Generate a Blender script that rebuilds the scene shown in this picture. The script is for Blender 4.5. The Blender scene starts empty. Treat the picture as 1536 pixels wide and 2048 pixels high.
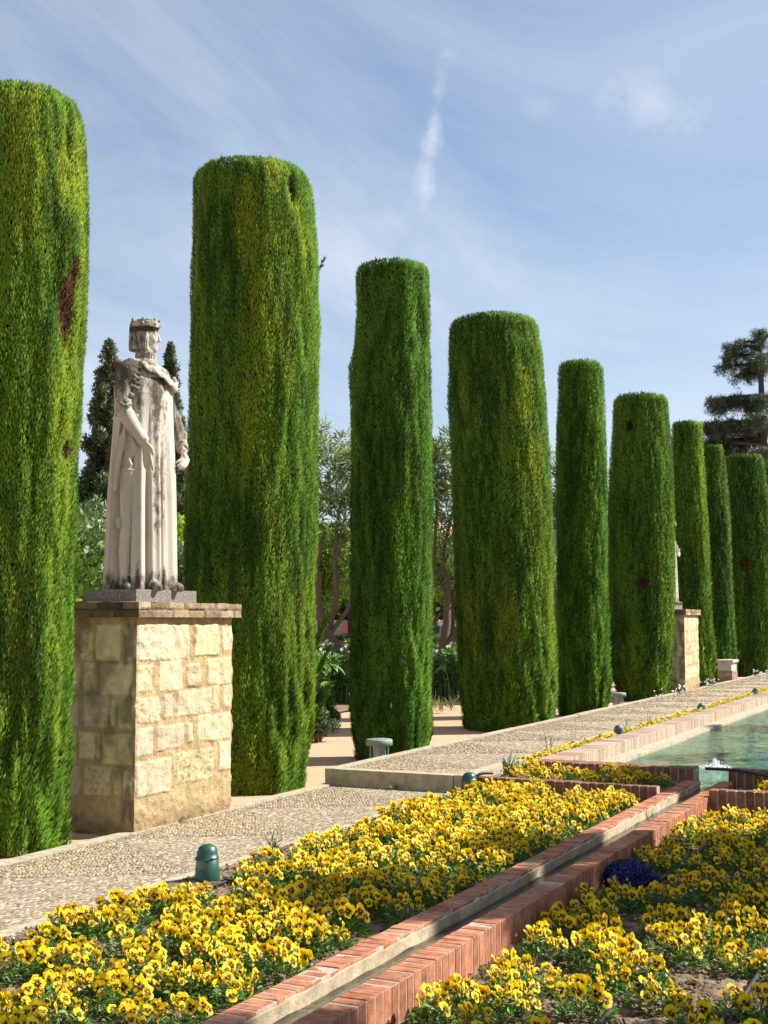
import bpy, math, random
import numpy as np
from mathutils import Vector, Matrix
R = math.radians
random.seed(7)
SC = bpy.context.scene
COL = SC.collection

# ------------------------------------------------------------------ camera
YAW, PITCH = R(25.42), R(4.79)
cd = bpy.data.cameras.new('camera'); cam = bpy.data.objects.new('camera', cd); COL.objects.link(cam)
cam.location = (0, 0, 1.65)
fwd = Vector((math.cos(PITCH)*math.cos(YAW), math.cos(PITCH)*math.sin(YAW), math.sin(PITCH)))
cam.rotation_euler = fwd.to_track_quat('-Z', 'Y').to_euler()
cd.sensor_fit = 'VERTICAL'; cd.sensor_height = 36; cd.lens = 2600/2048*36
cd.clip_start = .1; cd.clip_end = 3000
SC.camera = cam

# ------------------------------------------------------------------ sun, sky, exposure
SUN_AZ, SUN_EL = R(-52), R(43)
sdir = Vector((math.cos(SUN_EL)*math.cos(SUN_AZ), math.cos(SUN_EL)*math.sin(SUN_AZ), math.sin(SUN_EL)))
sl = bpy.data.lights.new('sun', 'SUN'); sl.energy = 5.0; sl.angle = R(.53); sl.color = (1, .95, .86)
so = bpy.data.objects.new('sun', sl); COL.objects.link(so)
so.rotation_euler = sdir.to_track_quat('Z', 'Y').to_euler(); so.location = (0, 0, 30)
SC.view_settings.view_transform = 'Standard'; SC.view_settings.look = 'None'
SC.view_settings.exposure = 0.90; SC.view_settings.gamma = 1

W = bpy.data.worlds.new('World'); SC.world = W; W.use_nodes = True
nt = W.node_tree; nt.nodes.clear()
def N(nt, t, **k):
    n = nt.nodes.new(t)
    for a, v in k.items():
        if a.startswith('i_'):
            n.inputs[a[2:].replace('_', ' ')].default_value = v
        else: setattr(n, a, v)
    return n
def L(nt, a, b): nt.links.new(a, b)
wo = N(nt, 'ShaderNodeOutputWorld'); bg = N(nt, 'ShaderNodeBackground')
sky = N(nt, 'ShaderNodeTexSky', sky_type='NISHITA', sun_disc=False, sun_elevation=SUN_EL, sun_rotation=math.pi/2-SUN_AZ,
        altitude=100, air_density=1.0, dust_density=.4, ozone_density=3.0)
bg.inputs['Strength'].default_value = .075
L(nt, bg.outputs[0], wo.inputs[0])
# thin wisps of high cloud, laid on a plane far above the garden
tc = N(nt, 'ShaderNodeTexCoord'); sp = N(nt, 'ShaderNodeSeparateXYZ'); L(nt, tc.outputs['Generated'], sp.inputs[0])
def M(nt, op, a, b=None, clamp=False):
    n = N(nt, 'ShaderNodeMath', operation=op, use_clamp=clamp)
    for i, v in enumerate((a, b)):
        if v is None: continue
        if isinstance(v, (int, float)): n.inputs[i].default_value = v
        else: L(nt, v, n.inputs[i])
    return n.outputs[0]
zz = M(nt, 'ADD', sp.outputs['Z'], .12)
px_ = M(nt, 'DIVIDE', sp.outputs['X'], zz); py_ = M(nt, 'DIVIDE', sp.outputs['Y'], zz)
cb = N(nt, 'ShaderNodeCombineXYZ'); L(nt, px_, cb.inputs[0]); L(nt, py_, cb.inputs[1])
mp = N(nt, 'ShaderNodeMapping'); mp.inputs['Rotation'].default_value = (0, 0, R(-25)); mp.inputs['Scale'].default_value = (.38, 1.15, 1)
L(nt, cb.outputs[0], mp.inputs[0])
n1 = N(nt, 'ShaderNodeTexNoise', i_Scale=.9, i_Detail=12., i_Roughness=.66, i_Distortion=.9); L(nt, mp.outputs[0], n1.inputs['Vector'])
n2 = N(nt, 'ShaderNodeTexNoise', i_Scale=.45, i_Detail=3., i_Roughness=.5); L(nt, mp.outputs[0], n2.inputs['Vector'])
veil = N(nt, 'ShaderNodeMapRange'); L(nt, n1.outputs[0], veil.inputs[0])
for i, v in zip((1, 2, 3, 4), (.32, .68, 0, .70)): veil.inputs[i].default_value = v
big = N(nt, 'ShaderNodeMapRange'); L(nt, n2.outputs[0], big.inputs[0])
for i, v in zip((1, 2, 3, 4), (.26, .55, .40, 1)): big.inputs[i].default_value = v
cloud = M(nt, 'MULTIPLY', veil.outputs[0], big.outputs[0])
hz = N(nt, 'ShaderNodeMapRange'); L(nt, sp.outputs['Z'], hz.inputs[0])
for i, v in zip((1, 2, 3, 4), (0., .50, .34, .06)): hz.inputs[i].default_value = v
cloud = M(nt, 'ADD', cloud, hz.outputs[0], True)
# two distinct puffs (a torn contrail and a small wisp)
def puff(direction, wide, tall, tilt, amount):
    d = Vector(direction).normalized(); rgt = d.cross(Vector((0, 0, 1))).normalized(); upv = rgt.cross(d)
    a = rgt*math.cos(tilt)+upv*math.sin(tilt); b = -rgt*math.sin(tilt)+upv*math.cos(tilt)
    def dot(v):
        n = N(nt, 'ShaderNodeVectorMath', operation='DOT_PRODUCT'); L(nt, tc.outputs['Generated'], n.inputs[0]); n.inputs[1].default_value = v; return n.outputs['Value']
    nz = N(nt, 'ShaderNodeTexNoise', i_Scale=26., i_Detail=6., i_Roughness=.65); L(nt, tc.outputs['Generated'], nz.inputs['Vector'])
    w = M(nt, 'MULTIPLY', M(nt, 'SUBTRACT', nz.outputs[0], .5), 3.4)
    u = M(nt, 'DIVIDE', dot(a), wide); v = M(nt, 'DIVIDE', dot(b), tall)
    rr = M(nt, 'ADD', M(nt, 'MULTIPLY', u, u), M(nt, 'MULTIPLY', v, v))
    rr = M(nt, 'ADD', M(nt, 'SQRT', rr), w)
    m = N(nt, 'ShaderNodeMapRange', interpolation_type='SMOOTHSTEP'); L(nt, rr, m.inputs[0])
    for i, q in zip((1, 2, 3, 4), (1.3, -.3, 0, amount)): m.inputs[i].default_value = q
    return M(nt, 'MULTIPLY', m.outputs[0], M(nt, 'GREATER_THAN', dot(d), 0))
cr, cu = Vector((math.sin(YAW), -math.cos(YAW), 0)), Vector((-math.sin(PITCH)*math.cos(YAW), -math.sin(PITCH)*math.sin(YAW), math.cos(PITCH)))
def skydir(x, y): return fwd*2600+cr*(x-768)+cu*(1024-y)
for a in ((skydir(868, 245), .0085, .062, R(-9), .50), (skydir(1310, 205), .032, .022, R(-20), .30), (skydir(1080, 215), .012, .012, 0, .14), (skydir(790, 440), .022, .012, 0, .12)):
    cloud = M(nt, 'ADD', cloud, puff(*a), True)
mx = N(nt, 'ShaderNodeMix', data_type='RGBA'); L(nt, cloud, mx.inputs['Factor']); L(nt, sky.outputs[0], mx.inputs['A'])
mx.inputs['B'].default_value = (6.0, 6.5, 7.3, 1)
L(nt, mx.outputs['Result'], bg.inputs[0])

# ------------------------------------------------------------------ helpers
def tag(o, label=None, cat=None, group=None, kind=None):
    if label: o['label'] = label
    if cat: o['category'] = cat
    if group: o['group'] = group
    if kind: o['kind'] = kind
    return o
def empty(name, loc, label, cat, group=None, rz=0):
    o = bpy.data.objects.new(name, None); COL.objects.link(o); o.location = loc; o.rotation_euler = (0, 0, rz)
    o.empty_display_size = .2
    return tag(o, label, cat, group)
def mesh(name, V, F, mats, col=None, mi=None, smooth=False):
    """V (n,3); F list of (m,k) integer arrays or one array; mats list."""
    V = np.asarray(V, np.float32)
    Fs = [np.asarray(f, np.int32) for f in (F if isinstance(F, list) else [F]) if len(f)]
    me = bpy.data.meshes.new(name)
    me.vertices.add(len(V)); me.vertices.foreach_set('co', V.ravel())
    tot = sum(f.size for f in Fs); npoly = sum(len(f) for f in Fs)
    me.loops.add(tot); me.polygons.add(npoly)
    me.loops.foreach_set('vertex_index', np.concatenate([f.ravel() for f in Fs]))
    sizes = np.concatenate([np.full(len(f), f.shape[1], np.int32) for f in Fs])
    me.polygons.foreach_set('loop_start', np.concatenate([[0], np.cumsum(sizes)[:-1]]).astype(np.int32))
    if mi is not None: me.polygons.foreach_set('material_index', np.asarray(mi, np.int32))
    me.polygons.foreach_set('use_smooth', np.full(npoly, smooth))
    for m in (mats if isinstance(mats, (list, tuple)) else [mats]): me.materials.append(m)
    if col is not None:
        c = np.ones((len(V), 4), np.float32); c[:, :3] = col
        at = me.color_attributes.new('col', 'FLOAT_COLOR', 'POINT'); at.data.foreach_set('color', c.ravel())
    me.update(calc_edges=True)
    return me
def obj(name, me, parent=None, loc=(0, 0, 0)):
    o = bpy.data.objects.new(name, me); COL.objects.link(o); o.location = loc
    if parent: o.parent = parent
    return o
def copy_tree(o, parent=None):
    c = o.copy(); COL.objects.link(c); c.parent = parent
    for ch in list(o.children): copy_tree(ch, c)
    return c
class MB:
    """collects shapes into one mesh"""
    def __init__(s): s.V = []; s.F = {3: [], 4: []}; s.C = []; s.n = 0; s.MI = {3: [], 4: []}
    def add(s, V, F, col=(1, 1, 1), mi=0):
        V = np.asarray(V, float).reshape(-1, 3); F = np.asarray(F, int); k = F.shape[1]
        s.V.append(V); s.F[k].append(F+s.n); s.n += len(V)
        c = np.asarray(col, float); s.C.append(np.broadcast_to(c, (len(V), 3)).copy())
        s.MI[k].append(np.full(len(F), mi)); return s
    def mesh(s, name, mats, smooth=False):
        F = []; mi = []
        for k in (3, 4):
            if s.F[k]: F.append(np.concatenate(s.F[k])); mi.append(np.concatenate(s.MI[k]))
        return mesh(name, np.concatenate(s.V), F, mats, np.concatenate(s.C), np.concatenate(mi), smooth)
    def box(s, x0, x1, y0, y1, z0, z1, col=(1, 1, 1), mi=0, jit=0):
        V = np.array([(x, y, z) for x in (x0, x1) for y in (y0, y1) for z in (z0, z1)], float)
        if jit: V += np.random.uniform(-jit, jit, V.shape)
        return s.add(V, [(0, 1, 3, 2), (4, 6, 7, 5), (0, 4, 5, 1), (2, 3, 7, 6), (0, 2, 6, 4), (1, 5, 7, 3)], col, mi)
    def tube(s, pts, rad, n=8, col=(1, 1, 1), mi=0, cap=True):
        pts = [Vector(p) for p in pts]; rad = list(rad) if hasattr(rad, '__len__') else [rad]*len(pts)
        V = []
        t0 = (pts[1]-pts[0]).normalized(); a = t0.orthogonal().normalized()
        for i, p in enumerate(pts):
            t = (pts[min(i+1, len(pts)-1)]-pts[max(i-1, 0)]).normalized()
            a = (a-t*a.dot(t)).normalized(); b = t.cross(a)
            for j in range(n):
                q = 2*math.pi*j/n; V.append(p+a*(math.cos(q)*rad[i])+b*(math.sin(q)*rad[i]))
        F = [(i*n+j, i*n+(j+1) % n, (i+1)*n+(j+1) % n, (i+1)*n+j) for i in range(len(pts)-1) for j in range(n)]
        s.add(V, F, col, mi)
        if cap:
            m = len(pts)-1
            Vc = [pts[0]]+V[:n]+[pts[m]]+V[m*n:]
            s.add(Vc, [(0, 1+(j+1) % n, 1+j) for j in range(n)]+[(n+1, n+2+j, n+2+(j+1) % n) for j in range(n)], col, mi)
        return s
    def lathe(s, prof, c=(0, 0, 0), n=20, col=(1, 1, 1), mi=0):
        V = [(c[0]+r*math.cos(2*math.pi*j/n), c[1]+r*math.sin(2*math.pi*j/n), c[2]+z) for r, z in prof for j in range(n)]
        F = [(i*n+j, i*n+(j+1) % n, (i+1)*n+(j+1) % n, (i+1)*n+j) for i in range(len(prof)-1) for j in range(n)]
        return s.add(V, F, col, mi)
def _h(ix, iy, iz, seed):
    h = (ix.astype(np.int64)*374761393+iy.astype(np.int64)*668265263+iz.astype(np.int64)*2147483647+seed*1274126177) & 0xffffffff
    h = ((h ^ (h >> 13))*1274126177) & 0xffffffff
    h = ((h ^ (h >> 16))*2246822519) & 0xffffffff
    return ((h ^ (h >> 15)) & 0xffff)/65535.
def vn(x, y, z=0., seed=0):
    x, y, z = np.broadcast_arrays(np.asarray(x, float), np.asarray(y, float), np.asarray(z, float))
    i, j, k = np.floor(x), np.floor(y), np.floor(z); u, v, w = x-i, y-j, z-k
    u, v, w = u*u*(3-2*u), v*v*(3-2*v), w*w*(3-2*w); r = 0
    for a in (0, 1):
        for b in (0, 1):
            for c in (0, 1):
                r = r+_h(i+a, j+b, k+c, seed)*(u if a else 1-u)*(v if b else 1-v)*(w if c else 1-w)
    return r
def fbm(x, y, z=0., seed=0, o=3):
    r = 0; a = .5; t = 0
    for i in range(o):
        r = r+a*vn(np.asarray(x)*2**i, np.asarray(y)*2**i, np.asarray(z)*2**i, seed+i); t += a; a *= .5
    return r/t
def sstep(a, b, x): t = np.clip((x-a)/(b-a), 0, 1); return t*t*(3-2*t)

# ------------------------------------------------------------------ materials
def mat(name): 
    m = bpy.data.materials.new(name); m.use_nodes = True; t = m.node_tree
    return m, t, t.nodes['Principled BSDF'], t.nodes['Material Output']
def simple(name, c, rough=.7, metal=0., spec=.4, noise=0., scale=20., bump=0., bscale=60.):
    m, t, p, o = mat(name); p.inputs['Roughness'].default_value = rough; p.inputs['Metallic'].default_value = metal
    p.inputs['Specular IOR Level'].default_value = spec
    tc = N(t, 'ShaderNodeTexCoord')
    if noise:
        n = N(t, 'ShaderNodeTexNoise', i_Scale=scale, i_Detail=6., i_Roughness=.6); L(t, tc.outputs['Object'], n.inputs['Vector'])
        r = N(t, 'ShaderNodeMix', data_type='RGBA'); r.inputs['A'].default_value = (*[x*(1-noise) for x in c], 1); r.inputs['B'].default_value = (*[min(1, x*(1+noise)) for x in c], 1)
        f = N(t, 'ShaderNodeMapRange'); L(t, n.outputs[0], f.inputs[0]); f.inputs[1].default_value = .3; f.inputs[2].default_value = .7
        L(t, f.outputs[0], r.inputs['Factor']); L(t, r.outputs['Result'], p.inputs['Base Color'])
    else: p.inputs['Base Color'].default_value = (*c, 1)
    if bump: addbump(t, p, tc.outputs['Object'], bump, bscale)
    return m
def addbump(t, p, vec, strength, scale, dist=.01, detail=8.):
    n = N(t, 'ShaderNodeTexNoise', i_Scale=scale, i_Detail=detail, i_Roughness=.65); L(t, vec, n.inputs['Vector'])
    b = N(t, 'ShaderNodeBump', i_Strength=strength, i_Distance=dist); L(t, n.outputs[0], b.inputs['Height']); L(t, b.outputs[0], p.inputs['Normal'])
    return b
def vcol(name, rough=.8, spec=.3, noise=.25, scale=30., bump=.0, bscale=80., bdist=.01, trans=0., mul=(1, 1, 1)):
    """colour from the mesh's own colour attribute, varied by noise"""
    m, t, p, o = mat(name); p.inputs['Roughness'].default_value = rough; p.inputs['Specular IOR Level'].default_value = spec
    a = N(t, 'ShaderNodeAttribute', attribute_name='col'); tc = N(t, 'ShaderNodeTexCoord'); c = a.outputs['Color']
    if noise:
        n = N(t, 'ShaderNodeTexNoise', i_Scale=scale, i_Detail=6., i_Roughness=.6); L(t, tc.outputs['Object'], n.inputs['Vector'])
        f = N(t, 'ShaderNodeMapRange'); L(t, n.outputs[0], f.inputs[0])
        for i, v in zip((1, 2, 3, 4), (.3, .7, 1-noise, 1+noise)): f.inputs[i].default_value = v
        x = N(t, 'ShaderNodeVectorMath', operation='SCALE'); L(t, c, x.inputs[0]); L(t, f.outputs[0], x.inputs['Scale']); c = x.outputs[0]
    L(t, c, p.inputs['Base Color'])
    if bump: addbump(t, p, tc.outputs['Object'], bump, bscale, bdist)
    if trans:
        tr = N(t, 'ShaderNodeBsdfTranslucent'); L(t, c, tr.inputs[0]); s = N(t, 'ShaderNodeMixShader'); s.inputs[0].default_value = trans
        L(t, p.outputs[0], s.inputs[1]); L(t, tr.outputs[0], s.inputs[2]); L(t, s.outputs[0], o.inputs[0])
    return m
M_fol = vcol('cypress_foliage', .85, .08, 0, trans=.13)
M_leaf = vcol('leaf', .5, .45, 0, trans=.32)
M_petal = vcol('petal', .6, .25, 0, trans=.3)
_t = M_petal.node_tree; _oi = N(_t, 'ShaderNodeObjectInfo'); _hs = N(_t, 'ShaderNodeHueSaturation')       # each flower its own yellow
_a = [n for n in _t.nodes if n.type == 'ATTRIBUTE'][0]; _to = [l.to_socket for l in _a.outputs['Color'].links]
_hu = N(_t, 'ShaderNodeMapRange'); L(_t, _oi.outputs['Random'], _hu.inputs[0]); _hu.inputs[3].default_value = .487; _hu.inputs[4].default_value = .508
_r2 = M(_t, 'FRACT', M(_t, 'MULTIPLY', _oi.outputs['Random'], 37.)); _v = N(_t, 'ShaderNodeMapRange'); L(_t, _r2, _v.inputs[0]); _v.inputs[3].default_value = .86; _v.inputs[4].default_value = 1.16
L(_t, _hu.outputs[0], _hs.inputs['Hue']); L(_t, _v.outputs[0], _hs.inputs['Value']); L(_t, _a.outputs['Color'], _hs.inputs['Color'])
for q in _to: L(_t, _hs.outputs[0], q)
M_brick = vcol('brick', .9, .2, .38, 16., .9, 90., .006)
M_mortar = simple('mortar', (.40, .34, .26), .95, noise=.25, scale=30, bump=.5, bscale=120)
M_plaster = simple('plaster', (.46, .37, .25), .9, noise=.35, scale=9, bump=.6, bscale=60)
M_stone = vcol('pedestal_stone', .93, .15, .20, 14., 1., 55., .014)
M_peb = vcol('pebbles', .72, .35, .12, 60.)
M_soilv = vcol('soil', .97, .1, .3, 25., .9, 90., .012)
M_bark = vcol('bark', .9, .2, .3, 25., .8, 40., .02)
M_conc = simple('kerb_concrete', (.40, .34, .25), .92, noise=.28, scale=12, bump=.6, bscale=70)
M_green = simple('green_plastic', (.018, .085, .058), .38, spec=.5, noise=.15, scale=30)
M_greyg = simple('faded_green_plastic', (.10, .155, .145), .5, spec=.5, noise=.2, scale=30)
M_pale = simple('pale_green_metal', (.20, .27, .22), .55, noise=.12, scale=25)
M_black = simple('black_hose', (.03, .03, .033), .5)
M_dark = simple('dark_metal', (.04, .045, .045), .45)
M_glass = simple('lamp_glass', (.35, .37, .38), .15, spec=.6)

def stone_statue():
    m, t, p, o = mat('weathered_limestone'); p.inputs['Roughness'].default_value = .92; p.inputs['Specular IOR Level'].default_value = .15
    tc = N(t, 'ShaderNodeTexCoord'); ob = tc.outputs['Object']; sp = N(t, 'ShaderNodeSeparateXYZ'); L(t, ob, sp.inputs[0])
    a = N(t, 'ShaderNodeAttribute', attribute_name='col'); sa = N(t, 'ShaderNodeSeparateColor'); L(t, a.outputs['Color'], sa.inputs[0])
    nz = N(t, 'ShaderNodeTexNoise', i_Scale=26., i_Detail=7., i_Roughness=.7); mp = N(t, 'ShaderNodeMapping'); mp.inputs['Scale'].default_value = (1, 1, .45); L(t, ob, mp.inputs[0]); L(t, mp.outputs[0], nz.inputs['Vector'])
    # lichen amount comes from the carved mesh (attribute r), broken up by noise
    f = M(t, 'ADD', M(t, 'MULTIPLY', sa.outputs[0], 1.25), M(t, 'MULTIPLY', M(t, 'SUBTRACT', nz.outputs[0], .5), 1.5))
    mr = N(t, 'ShaderNodeMapRange', interpolation_type='SMOOTHSTEP'); L(t, f, mr.inputs[0])
    for i, v in zip((1, 2, 3, 4), (.36, .86, 0, 1)): mr.inputs[i].default_value = v
    base = N(t, 'ShaderNodeMix', data_type='RGBA'); n2 = N(t, 'ShaderNodeTexNoise', i_Scale=4., i_Detail=4.); L(t, ob, n2.inputs['Vector']); L(t, n2.outputs[0], base.inputs['Factor'])
    base.inputs['A'].default_value = (.66, .62, .53, 1); base.inputs['B'].default_value = (.48, .43, .35, 1)
    dk = N(t, 'ShaderNodeMix', data_type='RGBA'); L(t, nz.outputs[0], dk.inputs['Factor']); dk.inputs['A'].default_value = (.035, .03, .026, 1); dk.inputs['B'].default_value = (.15, .125, .095, 1)
    c = N(t, 'ShaderNodeMix', data_type='RGBA'); L(t, mr.outputs[0], c.inputs['Factor']); L(t, base.outputs['Result'], c.inputs['A']); L(t, dk.outputs['Result'], c.inputs['B'])
    # pale lichen spots
    vo = N(t, 'ShaderNodeTexVoronoi', i_Scale=55.); L(t, ob, vo.inputs['Vector'])
    s = M(t, 'LESS_THAN', vo.outputs['Distance'], .24); n3 = N(t, 'ShaderNodeTexNoise', i_Scale=9.); L(t, ob, n3.inputs['Vector'])
    s = M(t, 'MULTIPLY', s, M(t, 'GREATER_THAN', n3.outputs[0], .5)); s = M(t, 'MULTIPLY', s, .55)
    c2 = N(t, 'ShaderNodeMix', data_type='RGBA'); L(t, s, c2.inputs['Factor']); L(t, c.outputs['Result'], c2.inputs['A']); c2.inputs['B'].default_value = (.5, .42, .27, 1)
    L(t, c2.outputs['Result'], p.inputs['Base Color'])
    addbump(t, p, ob, .9, 70., .012)
    return m
M_statue = stone_statue()
def stone_grey():
    m = simple('grey_granite', (.20, .18, .155), .9, noise=.55, scale=55, bump=.8, bscale=90); return m
M_slab = stone_grey()
def sand():
    m, t, p, o = mat('sand'); p.inputs['Roughness'].default_value = .95; p.inputs['Specular IOR Level'].default_value = .1
    tc = N(t, 'ShaderNodeTexCoord'); n = N(t, 'ShaderNodeTexNoise', i_Scale=1.5, i_Detail=10., i_Roughness=.7); L(t, tc.outputs['Object'], n.inputs['Vector'])
    r = N(t, 'ShaderNodeMix', data_type='RGBA'); L(t, n.outputs[0], r.inputs['Factor']); r.inputs['A'].default_value = (.50, .29, .17, 1); r.inputs['B'].default_value = (.62, .40, .26, 1)
    L(t, r.outputs['Result'], p.inputs['Base Color']); addbump(t, p, tc.outputs['Object'], .6, 60., .01); return m
M_sand = sand()
def water(name, tint, k, body=(.10, .27, .17), share=.35):
    m, t, p, o = mat(name); t.nodes.remove(p); tc = N(t, 'ShaderNodeTexCoord')
    mp = N(t, 'ShaderNodeMapping'); mp.inputs['Scale'].default_value = (1, 1, 1); L(t, tc.outputs['Object'], mp.inputs[0])
    n = N(t, 'ShaderNodeTexNoise', i_Scale=3.2*k, i_Detail=5., i_Roughness=.6, i_Distortion=1.4); L(t, mp.outputs[0], n.inputs['Vector'])
    b = N(t, 'ShaderNodeBump', i_Strength=1., i_Distance=.03/k); L(t, n.outputs[0], b.inputs['Height'])
    fr = N(t, 'ShaderNodeFresnel', i_IOR=1.33); L(t, b.outputs[0], fr.inputs['Normal'])
    g = N(t, 'ShaderNodeBsdfGlossy', i_Roughness=.03); L(t, b.outputs[0], g.inputs['Normal'])
    tr = N(t, 'ShaderNodeBsdfTransparent'); tr.inputs[0].default_value = (*tint, 1)
    df = N(t, 'ShaderNodeBsdfDiffuse'); df.inputs[0].default_value = (*body, 1); L(t, b.outputs[0], df.inputs['Normal'])
    s0 = N(t, 'ShaderNodeMixShader'); s0.inputs[0].default_value = share; L(t, tr.outputs[0], s0.inputs[1]); L(t, df.outputs[0], s0.inputs[2])
    s = N(t, 'ShaderNodeMixShader'); L(t, fr.outputs[0], s.inputs[0]); L(t, s0.outputs[0], s.inputs[1]); L(t, g.outputs[0], s.inputs[2]); L(t, s.outputs[0], o.inputs[0])
    return m
M_water = water('pool_water', (.75, .95, .82), 1.5, (.24, .48, .34), .28); M_water2 = water('channel_water', (.9, .9, .8), 4., (.16, .15, .10), .3)
M_poolfloor = simple('pool_floor', (.32, .50, .30), .9, noise=.9, scale=1.3)
M_foam = simple('foam', (.85, .88, .88), .35, spec=.6)

# ------------------------------------------------------------------ ground and paving
Xs = [-60, 1.5, 11.8, 12.9, 80, 900]; Ys = [-300, -.95, .55, 1.1, 4.2, 4.72, 6.26, 900]
gm = MB()
for i in range(5):
    for j in range(7):
        x0, x1, y0, y1 = Xs[i], Xs[i+1], Ys[j], Ys[j+1]
        if i == 1 and j in (2, 3, 4): continue      # sunken beds
        if i in (2,) and j in (2, 3, 4): continue
        if i == 3 and j in (3,): continue       # pool
        gm.add([(x0, y0, -.03), (x1, y0, -.03), (x1, y1, -.03), (x0, y1, -.03)], [(0, 1, 2, 3)])
tag(obj('ground', gm.mesh('ground', M_sand)), kind='structure')

PEB = np.array([(.40, .315, .205), (.43, .355, .24), (.32, .24, .15), (.50, .42, .30), (.25, .195, .135), (.40, .285, .165), (.23, .195, .155)])
def pebbles(mb, x0, x1, y0, y1, z, zig, seed, xoff=0.):
    """river pebbles set in two textures, in a zigzag of triangles across the path"""
    rng = np.random.default_rng(seed)
    xr = x0
    while xr < x1:
        D = max(6, xr); s = .0265 if xr < 12 else (.034 if xr < 20 else .05)
        xe = min(xr+2, x1)
        for kind in (0, 1):
            la, lb = ((2.3*s, .9*s) if kind == 0 else (.95*s, 1.0*s))
            px = la*1.0 if kind == 0 else lb*.92; py = lb*1.0 if kind == 0 else la*1.15
            gx, gy = np.meshgrid(np.arange(xr, xe, px), np.arange(y0+.02, y1-.02, py), indexing='ij')
            if kind == 0: gx = gx+((np.arange(gx.shape[1]) % 2)*.5*px)[None, :]
            else: gy = gy+((np.arange(gx.shape[0]) % 2)*.5*py)[:, None]
            x = gx.ravel()+rng.uniform(-.34, .34, gx.size)*px; y = gy.ravel()+rng.uniform(-.34, .34, gx.size)*py
            t = (y-y0)/(y1-y0); ph = ((x+xoff)/zig+.0) % 1.
            tri = np.abs(2*ph-1)     # 0..1
            inside = tri > t
            edge = np.abs(tri-t) < .028
            k = (inside if kind == 0 else ~inside) & ~edge & (x < x1) & (y > y0+.02) & (y < y1-.02)
            x, y = x[k], y[k]; n = len(x)
            if not n: continue
            ang = rng.normal(0, .38, n)+(0.0 if kind == 0 else rng.uniform(-.3, .3, n))
            a = la*.56*rng.uniform(.6, 1.3, n); b = lb*.53*rng.uniform(.65, 1.25, n)
            h = (.005 if kind == 0 else .011)*rng.uniform(.6, 1.3, n)*(s/.034)
            m = 7; th = np.arange(m)/m*2*math.pi
            rings = [(1., -.004), (.86, .55), (.42, .95)]
            P = []
            for rr, hh in rings:
                cx = a[:, None]*rr*np.cos(th); cy = b[:, None]*rr*np.sin(th)
                X = x[:, None]+cx*np.cos(ang)[:, None]-cy*np.sin(ang)[:, None]; Y = y[:, None]+cx*np.sin(ang)[:, None]+cy*np.cos(ang)[:, None]
                Z = z+np.broadcast_to(h[:, None]*hh, X.shape); P.append(np.stack([X, Y, Z], -1))
            P.append(np.stack([x, y, z+h], -1)[:, None, :])
            V = np.concatenate(P, 1); nv = V.shape[1]
            q = [(r*m+j, r*m+(j+1) % m, (r+1)*m+(j+1) % m, (r+1)*m+j) for r in range(2) for j in range(m)]
            tr = [(2*m+j, 2*m+(j+1) % m, 3*m) for j in range(m)]
            off = (np.arange(n)*nv)[:, None, None]
            c = PEB[rng.choice(7, n, p=[.25, .2, .16, .12, .09, .12, .06])]*rng.uniform(.75, 1.15, (n, 1))
            if kind == 1: c = c*np.array([.95, .93, .90])
            C = np.repeat(c, nv, 0)
            V = V.reshape(-1, 3)
            base = mb.n
            mb.V.append(V); mb.n += len(V); mb.C.append(C)
            mb.F[4].append((np.array(q)[None]+off).reshape(-1, 4)+base); mb.MI[4].append(np.zeros(n*len(q), int))
            mb.F[3].append((np.array(tr)[None]+off).reshape(-1, 3)+base); mb.MI[3].append(np.zeros(n*len(tr), int))
        xr = xe
def path(name, x0, x1, z, seed, peb_end, y0=4.75, y1=6.25):
    mb = MB(); mb.box(x0, x1, y0, y1, z-.22, z, mi=1)          # mortar bed
    # kerbs, a little proud
    for ya, yb in ((y0-.02, y0+.11), (y1-.09, y1+.015)):
        x = x0-.01
        while x < x1:
            e = min(x+random.uniform(1.1, 1.7), x1); mb.box(x+.002, e-.004, ya, yb, z-.25, z+.014+random.uniform(-.003, .004), mi=2, jit=.003); x = e
    mb.box(x0-.02, x0+.13, y0+.113, y1-.093, z-.24, z+.012, mi=2)
    pebbles(mb, x0+.14, peb_end, y0+.12, y1-.10, z-.002, 1.75, seed, xoff=.55)
    return tag(obj(name, mb.mesh(name, [M_peb, M_mortar_path, M_conc])), kind='structure')
def mortar_path():
    m, t, p, o = mat('path_mortar'); p.inputs['Roughness'].default_value = .95
    tc = N(t, 'ShaderNodeTexCoord'); v = N(t, 'ShaderNodeTexVoronoi', i_Scale=26.); L(t, tc.outputs['Object'], v.inputs['Vector'])
    r = N(t, 'ShaderNodeMix', data_type='RGBA'); L(t, v.outputs['Color'], r.inputs['Factor']); r.inputs['A'].default_value = (.15, .115, .08, 1); r.inputs['B'].default_value = (.30, .25, .18, 1)
    L(t, r.outputs['Result'], p.inputs['Base Color']); b = N(t, 'ShaderNodeBump', i_Strength=.8, i_Distance=.02, invert=True); L(t, v.outputs['Distance'], b.inputs['Height']); L(t, b.outputs[0], p.inputs['Normal']); return m
M_mortar_path = mortar_path()
np.random.seed(3)
path('lower_path', 2.0, 11.8, 0., 5, 11.78)
path('upper_path', 11.8, 62., .15, 6, 46.)
mb = MB(); mb.box(-4, 62, -.95, .55, -.25, 0, mi=0); tag(obj('opposite_path', mb.mesh('opposite_path', [M_mortar_path])), kind='structure')

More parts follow.
